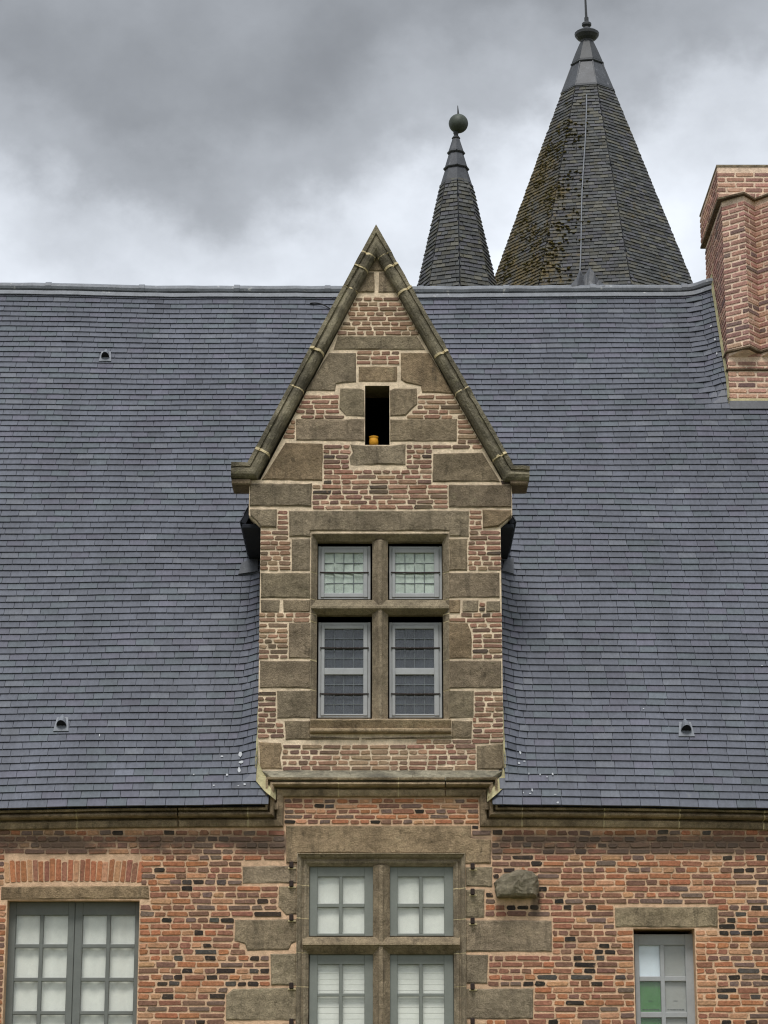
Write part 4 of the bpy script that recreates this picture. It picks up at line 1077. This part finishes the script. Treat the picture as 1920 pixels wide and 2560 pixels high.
for side, (ox0, ox1, g0, g1) in (('left', (488, 760, 521, 722)), ('right', (856, 1130, 888, 1089))):
    # upper leaded light
    xs_ = [g0 + (g1 - g0) * i / 4 for i in range(5)]
    for tier, (oy0, oy1, glz) in (('upper', (448, 724, [(484, 692)])), ('lower', (842, 1338, [(877, 1080), (1115, 1318)]))):
        X0, X1, Z0, Z1 = casement(dw, cB, (ox0, oy0, ox1, oy1), [(g0, g1)], glz, YD, 'paint', (oy0 + oy1) / 2, 'glass', name='casement_frame') if False else (0, 0, 0, 0)
        yref = (oy0 + oy1) / 2
        Xs = [xw(cB, x, yref, YD) for x in xs_]; X0, X1 = xw(cB, ox0, yref, YD), xw(cB, ox1, yref, YD)
        xmm = (ox0 + ox1) / 2; Z0, Z1 = zw(cB, xmm, oy1, YD), zw(cB, xmm, oy0, YD)
        G = [(zw(cB, xmm, b, YD), zw(cB, xmm, a, YD)) for a, b in glz]
        q = MB(); f0, f1 = YD - .022, YD + .03
        # fixed outer frame and, standing proud of it, the sash
        i0 = .030
        q.box(X0, X0 + i0, f0 + .012, f1, Z0, Z1, .004); q.box(X1 - i0, X1, f0 + .012, f1, Z0, Z1, .004); q.box(X0 + i0 - .002, X1 - i0 + .002, f0 + .015, f1 - .003, Z1 - i0, Z1 - .002, .004); q.box(X0 + i0 - .002, X1 - i0 + .002, f0 + .012, f1, Z0 + .002, Z0 + .02, .004)
        q.box(X0 + i0, Xs[0], f0, f1 - .004, Z0 + .02, Z1 - i0, .005); q.box(Xs[-1], X1 - i0, f0, f1 - .004, Z0 + .02, Z1 - i0, .005)
        q.box(Xs[0] - .003, Xs[-1] + .003, f0 + .003, f1 - .006, G[0][1], Z1 - i0 - .002, .005); q.box(Xs[0] - .003, Xs[-1] + .003, f0 + .003, f1 - .006, Z0 + .022, G[-1][0], .005)
        for a, b in zip(G, G[1:]): q.box(Xs[0] - .003, Xs[-1] + .003, f0 - .002, f1 - .006, b[1], a[0], .005)
        q.build('casement_frame', 'paint_pale', dw)
        for (c, d) in G:
            nrow = 4; Zs = [c + (d - c) * i / nrow for i in range(nrow + 1)]
            q = MB()
            for x in Xs[1:-1]: q.box(x - .004, x + .004, YD - .003, YD + .010, c, d, .002)
            for z in Zs[1:-1]: q.box(Xs[0], Xs[-1], YD - .004, YD + .011, z - .004, z + .004, .002)
            q.build('lead_cames', 'came', dw)
            zb_ = Zs[2]; q = MB(); q.tube([(X0 + .018, YD - .024, zb_ + .004), ((X0 + X1) / 2, YD - .027, zb_), (X1 - .018, YD - .024, zb_ + .003)], .0075, 8); q.build('saddle_bar', 'iron', dw)
            for i in range(4):
                for j in range(nrow): pane(dw, Xs[i], Xs[i + 1], Zs[j], Zs[j + 1], YD + .004, 'glass_pale' if tier == 'upper' else 'glass_old', .05 if tier == 'upper' else .02)
        if tier == 'upper':
            blind(X0 + .01, X1 - .01, Z0 + .01, Z1 - .01, YD + .04, 'sheet_pale', 'pale greenish sheet behind the %s of the two upper leaded lights in the dormer' % side, 'sheets behind the leaded lights', 3, .004)  # pale green sheet set behind the panes for their tone
        else:
            blind(X0 - .02, X1 + .02, Z0, Z1, YD + .45, 'inside', None, None, 5, .012, name='room_dark_sheet', part_of=dw)  # dark sheet stands in for the unlit room

# ---------------- stone cross window below
YC = .14
cw = empty('cross_window', parent=house, label='stone mullioned cross window with grey wooden lights and white blinds')
o = OPEN_C; ip = [(o[0], 1.62), (o[0], o[3]), (o[1], o[3]), (o[1], 1.62)]
wA = o[0] - ARC[0]
surround(cw, ip, [(0, -.2), (0, -.085), (.014, -.07), (.03, -.05), (.05, -.045), (.056, -.055), (.066, -.055), (.085, -.012), (wA - .014, .010), (wA - .006, .030), (wA, .028), (wA, -.2)], 0.0, [zw(cC, 400, y, 0) for y in (1485, 1308, 1130, 958, 852)], [zw(cC, 1220, y, 0) for y in (858, 975, 1135, 1312, 1484)])
xm0, xm1 = xw(cC, 773, 1000, .09), xw(cC, 860, 1000, .09); xc = (xm0 + xm1) / 2
q = MB(); prism_z(q, [(xm0, .2), (xm0, .09), (xc - .03, .025), (xc - .026, .004), (xc + .012, .002), (xc + .02, .02), (xm1, .09), (xm1, .2)], 1.62, o[3] + .005, (1.02, .98, .92), 24, .004); q.build('mullion', 'stone', cw)
zt0, zt1 = zw(cC, 800, 1318, .09), zw(cC, 800, 1222, .09); zn = zw(cC, 800, 1272, 0)
q = MB(); prism_x(q, [(.2, zt1), (.06, zt1 - .014), (-.008, zn + .02), (-.012, zn + .004), (.012, zn - .008), (.02, zn - .02), (.09, zt0), (.2, zt0)], o[0] - .06, o[1] + .06, (1.05, 1.0, .92), 16, .003); q.build('transom', 'stone', cw)
q = MB(); prism_x(q, [(.3, 1.66), (-.06, 1.64), (-.07, 1.6), (.3, 1.56)], ARC[0] - .05, ARC[1] + .05, (1, 1, 1)); q.build('sill', 'stone', cw)
lz = zw(cC, 600, 1680, YC)
for side, (x0, x1, cols) in (('left', (442, 776, [(485, 596), (615, 728)])), ('right', (858, 1190, [(900, 1011), (1030, 1141)]))):
    a = casement(cw, cC, (x0, 862, x1, 1226), cols, [(918, 1056), (1076, 1211)], YC, 'paint', 1050, 'glass')
    rows = [(1372, 1521), (1537, 1686)]; ph = zw(cC, 600, 1372, YC) - zw(cC, 600, 1521, YC); st = zw(cC, 600, 1372, YC) - zw(cC, 600, 1537, YC)
    zl = zw(cC, 600, 1537, YC); extra = [(zl - st * k - ph, zl - st * k) for k in (1, 2)]
    b = casement(cw, cC, (x0, 1318, x1, 1700), cols, rows, YC, 'paint', 1500, 'glass', z_rows=extra, z_out=1.66)
    blind(a[0] + .02, a[1] - .02, a[2] + .02, a[3] - .02, YC + .04, 'curtain', 'white blind behind the upper %s light of the stone cross window' % side, 'blinds of the stone cross window', 2, .005)
    slat_blind(b[0] + .02, b[1] - .02, b[2] + .02, b[3] - .02, YC + .045, 'curtain', 'white slatted blind behind the tall lower %s light of the stone cross window' % side, 'blinds of the stone cross window')

# ---------------- wide window of two leaves at the left edge
YL = .17
lw = empty('casement_window', parent=house, label='wide grey two-leaf window under a brick relieving arch')
rows = [(780, 946), (969, 1139), (1161, 1331)]
zt = [zw(cD, 400, a, YL) for a, _ in rows]; st = (zt[0] - zt[2]) / 2; ph = zt[0] - zw(cD, 400, 946, YL)
extra = [(zt[2] - st * k - ph, zt[2] - st * k) for k in (1, 2, 3)]
for side, (x0, x1, cols) in (('left', (44, 430, [(92, 230), (252, 392)])), ('right', (432, 806, [(477, 615), (638, 778)]))):
    a = casement(lw, cD, (x0, 702, x1, 1400), cols, rows, YL, 'paint_left', 860, 'glass', z_rows=extra, z_out=1.57)
    blind(a[0] + .03, a[1] - .03, a[2] + .02, a[3] - .03, YL + .05, 'curtain', 'white net curtain behind the %s leaf of the wide window' % side, 'curtains of the wide window', 4, .005, name='window_curtain', cat='curtain')
# ---------------- narrow window at the right
YR = .19
nw = empty('narrow_window', parent=house, label='narrow pale window with a green pane under a short lintel')
rows = [(952, 1132), (1160, 1336)]
zt = [zw(cE, 1050, a, YR) for a, _ in rows]; st = zt[0] - zt[1]; ph = zt[0] - zw(cE, 1050, 1132, YR)
extra = [(zt[1] - st * k - ph, zt[1] - st * k) for k in (1, 2)]
cols = [(916, 1036), (1061, 1181)]
a = casement(nw, cE, (889, 888, 1241, 1400), cols, rows, YR, 'paint_pale', 1040, 'glass', z_rows=extra, z_out=2.06)
RR = [(zt[0] - ph, zt[0]), (zt[1] - ph, zt[1])] + extra
for ci, (c0, c1) in enumerate(cols):  # flat coloured sheet behind each pane sets its tone
    X0, X1 = xw(cE, c0, 1040, YR), xw(cE, c1, 1040, YR)
    for ri, (c, d) in enumerate(RR[:3]):
        mat, nm, lb = {(0, 0): ('sheet_blue', 'pane_sheet', 'pale blue sheet behind the top left pane of the narrow window'), (0, 1): ('sheet_green', 'pane_sheet', 'green sheet behind the second pane down on the left of the narrow window'),
                   (1, 0): ('sheet_grey', 'pane_sheet', 'grey sheet behind the top right pane of the narrow window'), (1, 1): ('sheet_grey', 'pane_sheet', 'grey sheet with dark print behind the second right pane of the narrow window'),
                   (0, 2): ('sheet_green', 'pane_sheet', 'green sheet at the lower edge of the picture in the narrow window'), (1, 2): ('sheet_grey', 'pane_sheet', 'grey sheet at the lower edge of the picture in the narrow window')}[(ci, ri)]
        q = MB(); Yp = YR + .022
        q.add([(X0 - .006, Yp, c - .006), (X1 + .006, Yp + .004, c - .006), (X1 + .006, Yp + .002, d + .006), (X0 - .006, Yp, d + .006), (X0 - .006, Yp + .003, c - .006), (X1 + .006, Yp + .007, c - .006), (X1 + .006, Yp + .005, d + .006), (X0 - .006, Yp + .003, d + .006)],
              [(0, 1, 2, 3), (4, 5, 6, 7), (0, 1, 5, 4), (1, 2, 6, 5), (2, 3, 7, 6), (3, 0, 4, 7)])
        sh = q.build(nm, mat, None, ((X0 + X1) / 2, Yp, c), label=lb, cat='sheet', group='sheets behind the panes of the narrow window')
        if ri == 1:
            q = MB(); xx = X0 + .02; r3 = random.Random(ci)
            while xx < X1 - .02:
                w = r3.uniform(.012, .03); q.box(xx - (X0 + X1) / 2, xx + w - (X0 + X1) / 2, -.003, -.001, .028, .036); xx += w + .008
            q.box(-.02, .02, -.003, -.001, .115, .119); q.build('print_line', 'print', sh)
blind(a[0] + .02, a[1] - .02, a[2], a[3], YR + .25, 'inside', None, None, 1, 0, True, 'room_dark_sheet', part_of=nw)  # dark backing sheet, room gloom put into its colour

# small ochre pot standing in the gable slit
p = W(*cA(776, 1187), DY + .10); q = MB()
rp = .052; z = SLIT[2] + .002
q.lathe([(.03, z), (.046, z + .012), (.05, z + .045), (.046, z + .075), (.042, z + .085), (.05, z + .093), (.05, z + .102), (.04, z + .104), (.036, z + .08)], 14, p.x, DY + .055); q.sm = True
q.build('clay_pot', 'pot', None, (p.x, DY + .055, z), label='small yellow ochre pot standing in the dark slit of the gable', cat='pot')
# ================================================================== CHIMNEY
def zc_(py, Y=None): return W(1840, py, YCF if Y is None else Y).z
A_ = .19                                       # how far the ribs stand out
ZC0 = ch_p.z - 1.0; Z_RIB0, Z_RIB1, Z_TOP = zc_(880), zc_(502), zc_(421)
CD = 1.5                                       # depth of the stack
xs_c = [XCL, XCL + .235]; k = 0
while xs_c[-1] < XCL + 1.75:
    xs_c.append(xs_c[-1] + (.155 if k % 2 == 0 else .175)); k += 1
if len(xs_c) % 2 == 0: xs_c.append(xs_c[-1] + .17)
XCR = xs_c[-1]
def plan(amp, grow=0.0, x0=None):
    n = len(xs_c); pts = []
    for i, x in enumerate(xs_c):
        pts.append((x + (-grow if i == 0 else grow if i == n - 1 else 0), YCF - (amp if i % 2 else 0) - grow))
    return pts + [(XCR + grow, YCF + CD + grow), (XCL - grow, YCF + CD + grow)]
def loft(mb, rings, cap=True):
    n = len(rings[0][0]); vv = []; ff = []
    for pts, z in rings: vv += [(x, y, z) for x, y in pts]
    for i in range(len(rings) - 1):
        for t in range(n): ff.append((i * n + t, i * n + (t + 1) % n, (i + 1) * n + (t + 1) % n, (i + 1) * n + t))
    if cap: ff += [tuple(range(n)), tuple((len(rings) - 1) * n + t for t in range(n))]
    mb.add(vv, ff)
CG = .045
m = MB()
loft(m, [(plan(0), ZC0), (plan(0), Z_RIB0 - .06), (plan(A_), Z_RIB0)])
loft(m, [(plan(A_), Z_RIB0 - .0), (plan(A_), Z_RIB1 + .05)])
loft(m, [(plan(0, CG), Z_RIB1 - .0), (plan(0, CG), Z_TOP)])
chim = m.build('chimney', 'mortar_chimney', house, label='tall ribbed brick chimney with a plain brick head')
def pal_ch(cap): 
    return jitc(pick([(184, 142, 127), (172, 130, 117), (154, 118, 108), (194, 156, 134), (126, 104, 98)], [3, 4, 3, 2 + 4 * cap, 1.6 * (1 - cap)]), .14)
cb = []
def facet(p0, p1, z0, z1, cap, pt=.0675, jo=.023, p0t=None, p1t=None):
    """courses on the upright facet p0->p1; when the top edge differs the courses lean with it"""
    z = z0; r = 0
    while z + pt <= z1 + .002:
        t = (z - z0) / max(z1 - z0, .01)
        a = Vector(p0).lerp(Vector(p0t or p0), t); b = Vector(p1).lerp(Vector(p1t or p1), t)
        d = b - a; L = d.length; u = d / L; n = Vector((u.y, -u.x))
        x = -.0
        first = True
        while x < L - .02:
            l = .225 if r % 2 == 0 else .225
            if first and r % 2: l *= .5
            first = False; l *= rng.uniform(.95, 1.05)
            if L - (x + l) < .06: l = L - x
            w = l - jo if x + l < L - .001 else l - .001
            o = a + u * x
            cb.append(((o.x, o.y, z + jo * .5 + rng.uniform(-.001, .001)), (u.x, u.y, 0), (n.x, n.y, 0), max(w, .03), pt - jo, .008, pal_ch(cap))); x += l
        z += pt; r += 1
PA, P0, PC0 = plan(A_), plan(0), plan(0, CG)
n = len(xs_c)
for i in range(n - 1):
    facet(PA[i], PA[i + 1], Z_RIB0 + .02, Z_RIB1 - .03, 0)
facet(PC0[0], PC0[n - 1], Z_RIB1 + .015, Z_TOP - .01, 1)
facet(P0[0], P0[n - 1], ZC0 + .6, Z_RIB0 - .06, .6)
for i in range(n - 1): facet(P0[i], P0[i + 1], Z_RIB0 - .07, Z_RIB0 + .0, .6, p0t=PA[i], p1t=PA[i + 1])
facet((XCL, YCF + CD), (XCL, YCF), ZC0 + .6, Z_RIB1 - .03, .2); facet((XCL - CG, YCF + CD + CG), (XCL - CG, YCF - CG), Z_RIB1 + .045, Z_TOP - .01, 1)
lay(cb, chim, 'brick_chimney', 300, lambda b: (0 if b[0][0] < XCL + .62 and b[0][2] > ch_p.z - .05 else 1, b[0][1], b[0][0]))
# thin dark drip courses under the head, at the foot of the ribs and round the base
for (z, amp, g, h) in ((Z_RIB1 - .012, A_, .058, .03), (Z_RIB0 - .018, A_, .026, .03), (zc_(927), 0, .024, .026)):
    q = MB(); loft(q, [(plan(amp, g - .006), z), (plan(amp, g), z + .006), (plan(amp, g), z + h - .004), (plan(amp, g - .01), z + h)]); q.v = [tuple(v) for v in q.v]; q.c = [(.5, .47, .45)] * len(q.v); q.build('drip_course', 'stone_dark', chim)
q = MB(); loft(q, [(plan(0, CG + .010), Z_TOP), (plan(0, CG + .010), Z_TOP + .025), (plan(0, -.05), Z_TOP + .06)]); q.build('cap_slab', 'stone', chim)
# lichened mortar along the foot of the stack, lead apron below it
q = MB(); nn = 30; vv = []; ff = []
for k in range(nn + 1):
    s = ch_s + (SL - ch_s + .15) * k / nn; w = .03 + .012 * noise.noise(Vector((s * 4, 1, 1))); p = roof_pt(XCL - w, s, .04)
    vv += [p, Vector((XCL - .009, p.y - .04, p.z + .035)), Vector((XCL - .009, p.y + .10, p.z + .06))]
for k in range(nn): ff += [(k * 3, k * 3 + 1, k * 3 + 4, k * 3 + 3), (k * 3 + 1, k * 3 + 2, k * 3 + 5, k * 3 + 4)]
q.add(vv, ff); q.build('mortar_fillet', 'fillet', chim)
q = MB(); vv = []; ff = []
for k in range(13):
    x = XCL - .02 + (XCR - XCL + .04) * k / 12; j = .008 * noise.noise(Vector((x * 6, 2, 2)))
    vv += [(x, YCF - .045 + j, ch_p.z - .01), (x, YCF - .04 + j, ch_p.z + .035), (x, YCF - .009, ch_p.z + .075 + j), (x, YCF - .0, ch_p.z - .02)]
for k in range(12): ff += [(k * 4 + i, k * 4 + i + 1, k * 4 + i + 5, k * 4 + i + 4) for i in range(3)]
q.add(vv, ff); q.build('mortar_skirt', 'fillet', chim)
q = MB(); vv = []; ff = []
for k in range(13):
    x = XCL - .01 + (XCR - XCL + .02) * k / 12
    vv += [roof_pt(x, ch_s - .13, .034), roof_pt(x, ch_s - .01, .036), roof_pt(x, ch_s - .13, .022)]
for k in range(12): ff += [(k * 3, k * 3 + 1, k * 3 + 4, k * 3 + 3), (k * 3, k * 3 + 2, k * 3 + 5, k * 3 + 3)]
q.add(vv, ff); q.build('lead_apron', 'lead_dark', roof)

# ================================================================== TOWERS BEHIND
def tower(name, label, axpx, Yc, py_base, hw_base, py_top, hw_top, phase, tiers, nslate, ew, eh, small):
    pb, pt_ = W(axpx, py_base, Yc), W(axpx, py_top, Yc); cx = pb.x
    sc = lambda px_, py_: px_ / FPX * ((Yc - CAM.y) / ray(axpx, py_).y)
    rb, rt = sc(hw_base, py_base) * 1.02, sc(hw_top, py_top) * 1.02
    slope = (rb - rt) / (pt_.z - pb.z); zb = pb.z - 2.2; rbb = rb + slope * 2.2
    root = empty(name, (cx, Yc, 0), label=label, cat='tower')
    O = Vector((cx, Yc, 0))
    ph = R(phase)
    # octagonal shaft with an eaves moulding, hidden behind the house
    q = MB(); q.lathe([(rbb * .93, 0), (rbb * .93, zb - .25), (rbb * .97, zb - .18), (rbb * .99, zb - .02)], 8, cx, Yc, ph); q.build('wall', 'mortar_chimney', root, O)
    q = MB(); q.lathe([(rbb, zb), (rt, pt_.z), (rt * .3, pt_.z + .2)], 8, cx, Yc, ph); rf = q.build('roof', 'roof_sheet', root, O)
    # slates on the eight faces
    allsl = []
    for fc in range(8):
        a0, a1 = ph + fc * math.pi / 4, ph + (fc + 1) * math.pi / 4
        mid = (a0 + a1) / 2; front = math.cos(mid) > -.25
        def P(u, z, h):
            r = rbb + (rt - rbb) * (z - zb) / (pt_.z - zb)
            A, B = Vector((r * math.sin(a0), -r * math.cos(a0), z)), Vector((r * math.sin(a1), -r * math.cos(a1), z))
            return A.lerp(B, u) + Vector((math.sin(mid), -math.cos(mid), slope)).normalized() * h
        if not front: continue
        nz = int((pt_.z - zb) / eh)
        for k in range(nz):
            z = zb + (pt_.z - zb) * k / nz; r = rbb + (rt - rbb) * k / nz; L = 2 * r * math.sin(math.pi / 8)
            nn = max(2, round(L / ew)); off = (k % 2) * .5
            ed = sorted({0.0, 1.0} | {min(1, max(0, (i + off + rng.uniform(-.12, .12)) / nn)) for i in range(nn + 1)})
            for u0, u1 in zip(ed, ed[1:]):
                if (u1 - u0) * L < .02: continue
                j = lambda a: rng.uniform(-a, a)
                z1 = min(z + eh * 1.5, pt_.z + .03); e = .003 / L; h = .028; dz0, dz1 = j(.006), j(.006)
                h0, h1 = h + j(.006), h + j(.006)
                v = [P(u0 + e, z + dz0, h0), P(u1 - e, z + dz1, h1), P(u1 - e, z1, .003), P(u0 + e, z1, .003), P(u0 + e, z + dz0, h0 - .017), P(u1 - e, z + dz1, h1 - .017)]
                g = rng.uniform(.45, .95); c = lin(rng.choice([(92, 92, 88), (84, 86, 86), (98, 96, 86), (88, 88, 92)]))
                vis = math.cos(mid) > .2 and z > pb.z
                allsl.append((v, tuple(x * g for x in c), vis, z))
    allsl.sort(key=lambda q: (not q[2], q[3]))
    for v, c, vis, z in allsl[:nslate]:
        if not vis: break
        o = v[0]; q = MB(); q.add([p - o for p in v], SF, c); me = q.mesh('slate'); me.materials.append(M['slate_old'])
        ob = link('slate', me, rf); ob.location = o
    q = MB()
    for v, c, vis, z in allsl[nslate:]: q.add(v, SF, c)
    q.build('slate_courses', 'slate_old', rf, kind='stuff')
    # hips: lead-grey arris slates
    return root, O, cx, Yc, sc, ph
def prof_px(axpx, Yc, lst): 
    sc = lambda px_, py_: px_ / FPX * ((Yc - CAM.y) / ray(axpx, py_).y)
    return [(max(sc(hw, py), .001), W(axpx, py, Yc).z) for hw, py in lst]
# large spire
root, O, cx, Yc, sc, ph = tower('spire_tower', 'large octagonal slate spire with mossy left flank and lead finial', 1482, SPY, 710, 246, 236, 65, 13, None, 300, .155, .074, False)
def lead_piece(root, O, name, mat, ax, Yc, lst, seg, ph, smooth=False, label=None):
    q = MB(); q.lathe(prof_px(ax, Yc, lst), seg, O.x, Yc, ph); q.sm = smooth; return q.build(name, mat, root, O, label=label)
lead_piece(root, O, 'lead_skirt', 'lead_dark', 1481, SPY, [(66, 244), (70, 242), (69, 234), (40, 166), (38, 160)], 8, ph)
lead_piece(root, O, 'lead_collar', 'finial', 1480, SPY, [(39, 170), (42, 167), (41, 160), (30, 134), (20, 112), (15, 104), (14, 98)], 8, ph)
lead_piece(root, O, 'finial', 'finial', 1479, SPY, [(14, 108), (16, 102), (24, 97), (30, 90), (31, 84), (24, 79), (14, 75), (9, 71), (8, 68), (12, 64), (12, 59), (7, 55), (4, 52), (4, 48)], 16, ph, False)
zt_ = W(1478, 50, SPY).z; q = MB(); q.tube([(O.x, SPY, zt_ - .1), (O.x - .008, SPY, W(1477, 20, SPY).z), (O.x - .02, SPY, W(1476, -60, SPY).z)], [.028, .022, .012], 8)
q.tube([(O.x, SPY, zt_ - .02), (O.x, SPY, zt_ + .05)], .042, 8)
q.build('finial_rod', 'finial', root, O)
def bead(root, O, ax, Yc, hw, py, ph):
    r_ = hw / FPX * ((Yc - CAM.y) / ray(ax, py).y); z = W(ax, py, Yc).z; q = MB()
    q.tube([(O.x + r_ * math.sin(ph + k * math.pi / 4), Yc - r_ * math.cos(ph + k * math.pi / 4), z) for k in range(9)], .022, 6); q.build('lead_bead', 'finial', root, O)
bead(root, O, 1481, SPY, 70, 240, ph); bead(root, O, 1480, SPY, 42, 166, ph)
for k in range(8):
    t = ph + k * math.pi / 4; P2 = prof_px(1481, SPY, [(70, 240), (41, 168)]); q = MB(); q.tube([(O.x + r_ * math.sin(t), SPY - r_ * math.cos(t), z) for r_, z in P2], .014, 6); q.build('lead_seam', 'lead_dark', root, O)
# lightning cable running down the front of the spire
def on_spire(px, py):
    # walk the ray to the octagon face
    d = ray(px, py); best = None; t = 36.0
    pb, pt_ = W(1482, 710, SPY), W(1482, 236, SPY); rb, rt = 246 / FPX * ((SPY - CAM.y) / ray(1482, 710).y) * 1.02, 65 / FPX * ((SPY - CAM.y) / ray(1482, 236).y) * 1.02
    while t < 50:
        p = CAM + d * t; r = rb + (rt - rb) * (p.z - pb.z) / (pt_.z - pb.z); ap_ = r * math.cos(math.pi / 8)
        x, y = p.x - pb.x, p.y - SPY
        if all(x * math.sin(ph + math.pi / 8 + k * math.pi / 4) - y * math.cos(ph + math.pi / 8 + k * math.pi / 4) < ap_ for k in range(8)): return p + Vector((0, -.045, .01))
        t += .01
    return CAM + d * 42
q = MB(); q.tube([on_spire(1466 - (1466 - 1447) * t + 1.5 * math.sin(t * 9), 240 + 470 * t) for t in [i / 16 for i in range(17)]], .012, 6); q.build('lightning_cable', 'lead', root, O)

# moss clumps along the slate edges of the left flank
q = MB(); r5 = random.Random(3); cnt = 0
while cnt < 600:
    px, py = r5.uniform(1240, 1500), r5.uniform(260, 705)
    edge = 1482 - (65 + (py - 236) * .382)
    t = (px - edge) / (1482 - edge)
    if t < .02 or r5.random() > max(0.0, 1.0 - t) ** 1.2: continue
    if noise.noise(Vector((px * .022, py * .016, 4))) < r5.uniform(-.35, .15): continue
    p = on_spire(px, py) + Vector((0, .035, 0)); a_ = r5.uniform(.012, .045); b_ = a_ * r5.uniform(.3, .55); c_ = r5.uniform(.018, .032)
    vv = [p + Vector((math.cos(k * 1.047) * a_ * r5.uniform(.7, 1.2), -.3 * c_, math.sin(k * 1.047) * b_ * r5.uniform(.7, 1.2))) for k in range(6)]
    vv += [p + Vector((math.cos(k * 1.047) * a_ * .6, -c_ - .02, math.sin(k * 1.047) * b_ * .6)) for k in range(6)] + [p + Vector((0, -c_ * 1.4 - .02, 0))]
    q.add(vv, [(k, (k + 1) % 6, 6 + (k + 1) % 6, 6 + k) for k in range(6)] + [(6 + k, 6 + (k + 1) % 6, 12) for k in range(6)]); cnt += 1
q.build('moss', 'moss', root, O, kind='stuff')

# small spire
SY2 = 15.0
root, O, cx, Yc, sc, ph = tower('turret_spire', 'slender octagonal slate spire topped by a green ball', 1143, SY2, 710, 94.5, 462, 38, 2, None, 300, .15, .078, True)
lead_piece(root, O, 'lead_skirt', 'lead_dark', 1143.5, SY2, [(37, 470), (40, 467), (39, 460), (27, 422), (25, 418)], 8, ph)
lead_piece(root, O, 'lead_skirt', 'lead_dark', 1144, SY2, [(27, 427), (30, 424), (28, 417), (18, 384), (17, 380)], 8, ph)
lead_piece(root, O, 'lead_skirt', 'lead_dark', 1144.5, SY2, [(18, 387), (20, 384), (19, 378), (9, 348), (8, 344)], 8, ph)
lead_piece(root, O, 'finial', 'finial', 1145.5, SY2, [(8, 350), (11, 346), (8, 342), (5, 338), (7, 333), (6, 328)], 12, ph)
pb_ = W(1146, 309, SY2); rbl = 24.5 / FPX * (pb_ - CAM).length * .985
q = MB(); q.lathe([(max(.002, rbl * math.sin(math.pi * t / 14)), pb_.z - rbl * math.cos(math.pi * t / 14)) for t in range(15)], 24, pb_.x, SY2); q.sm = True; q.build('finial_ball', 'ball', root, O)
q = MB(); q.tube([(pb_.x, SY2, pb_.z + rbl - .02), (pb_.x - .01, SY2, W(1145, 264, SY2).z)], [.022, .006], 6); q.build('finial_rod', 'finial', root, O)
for hw, py in ((40, 466), (30, 423), (20, 383)): bead(root, O, 1144, SY2, hw, py, ph)
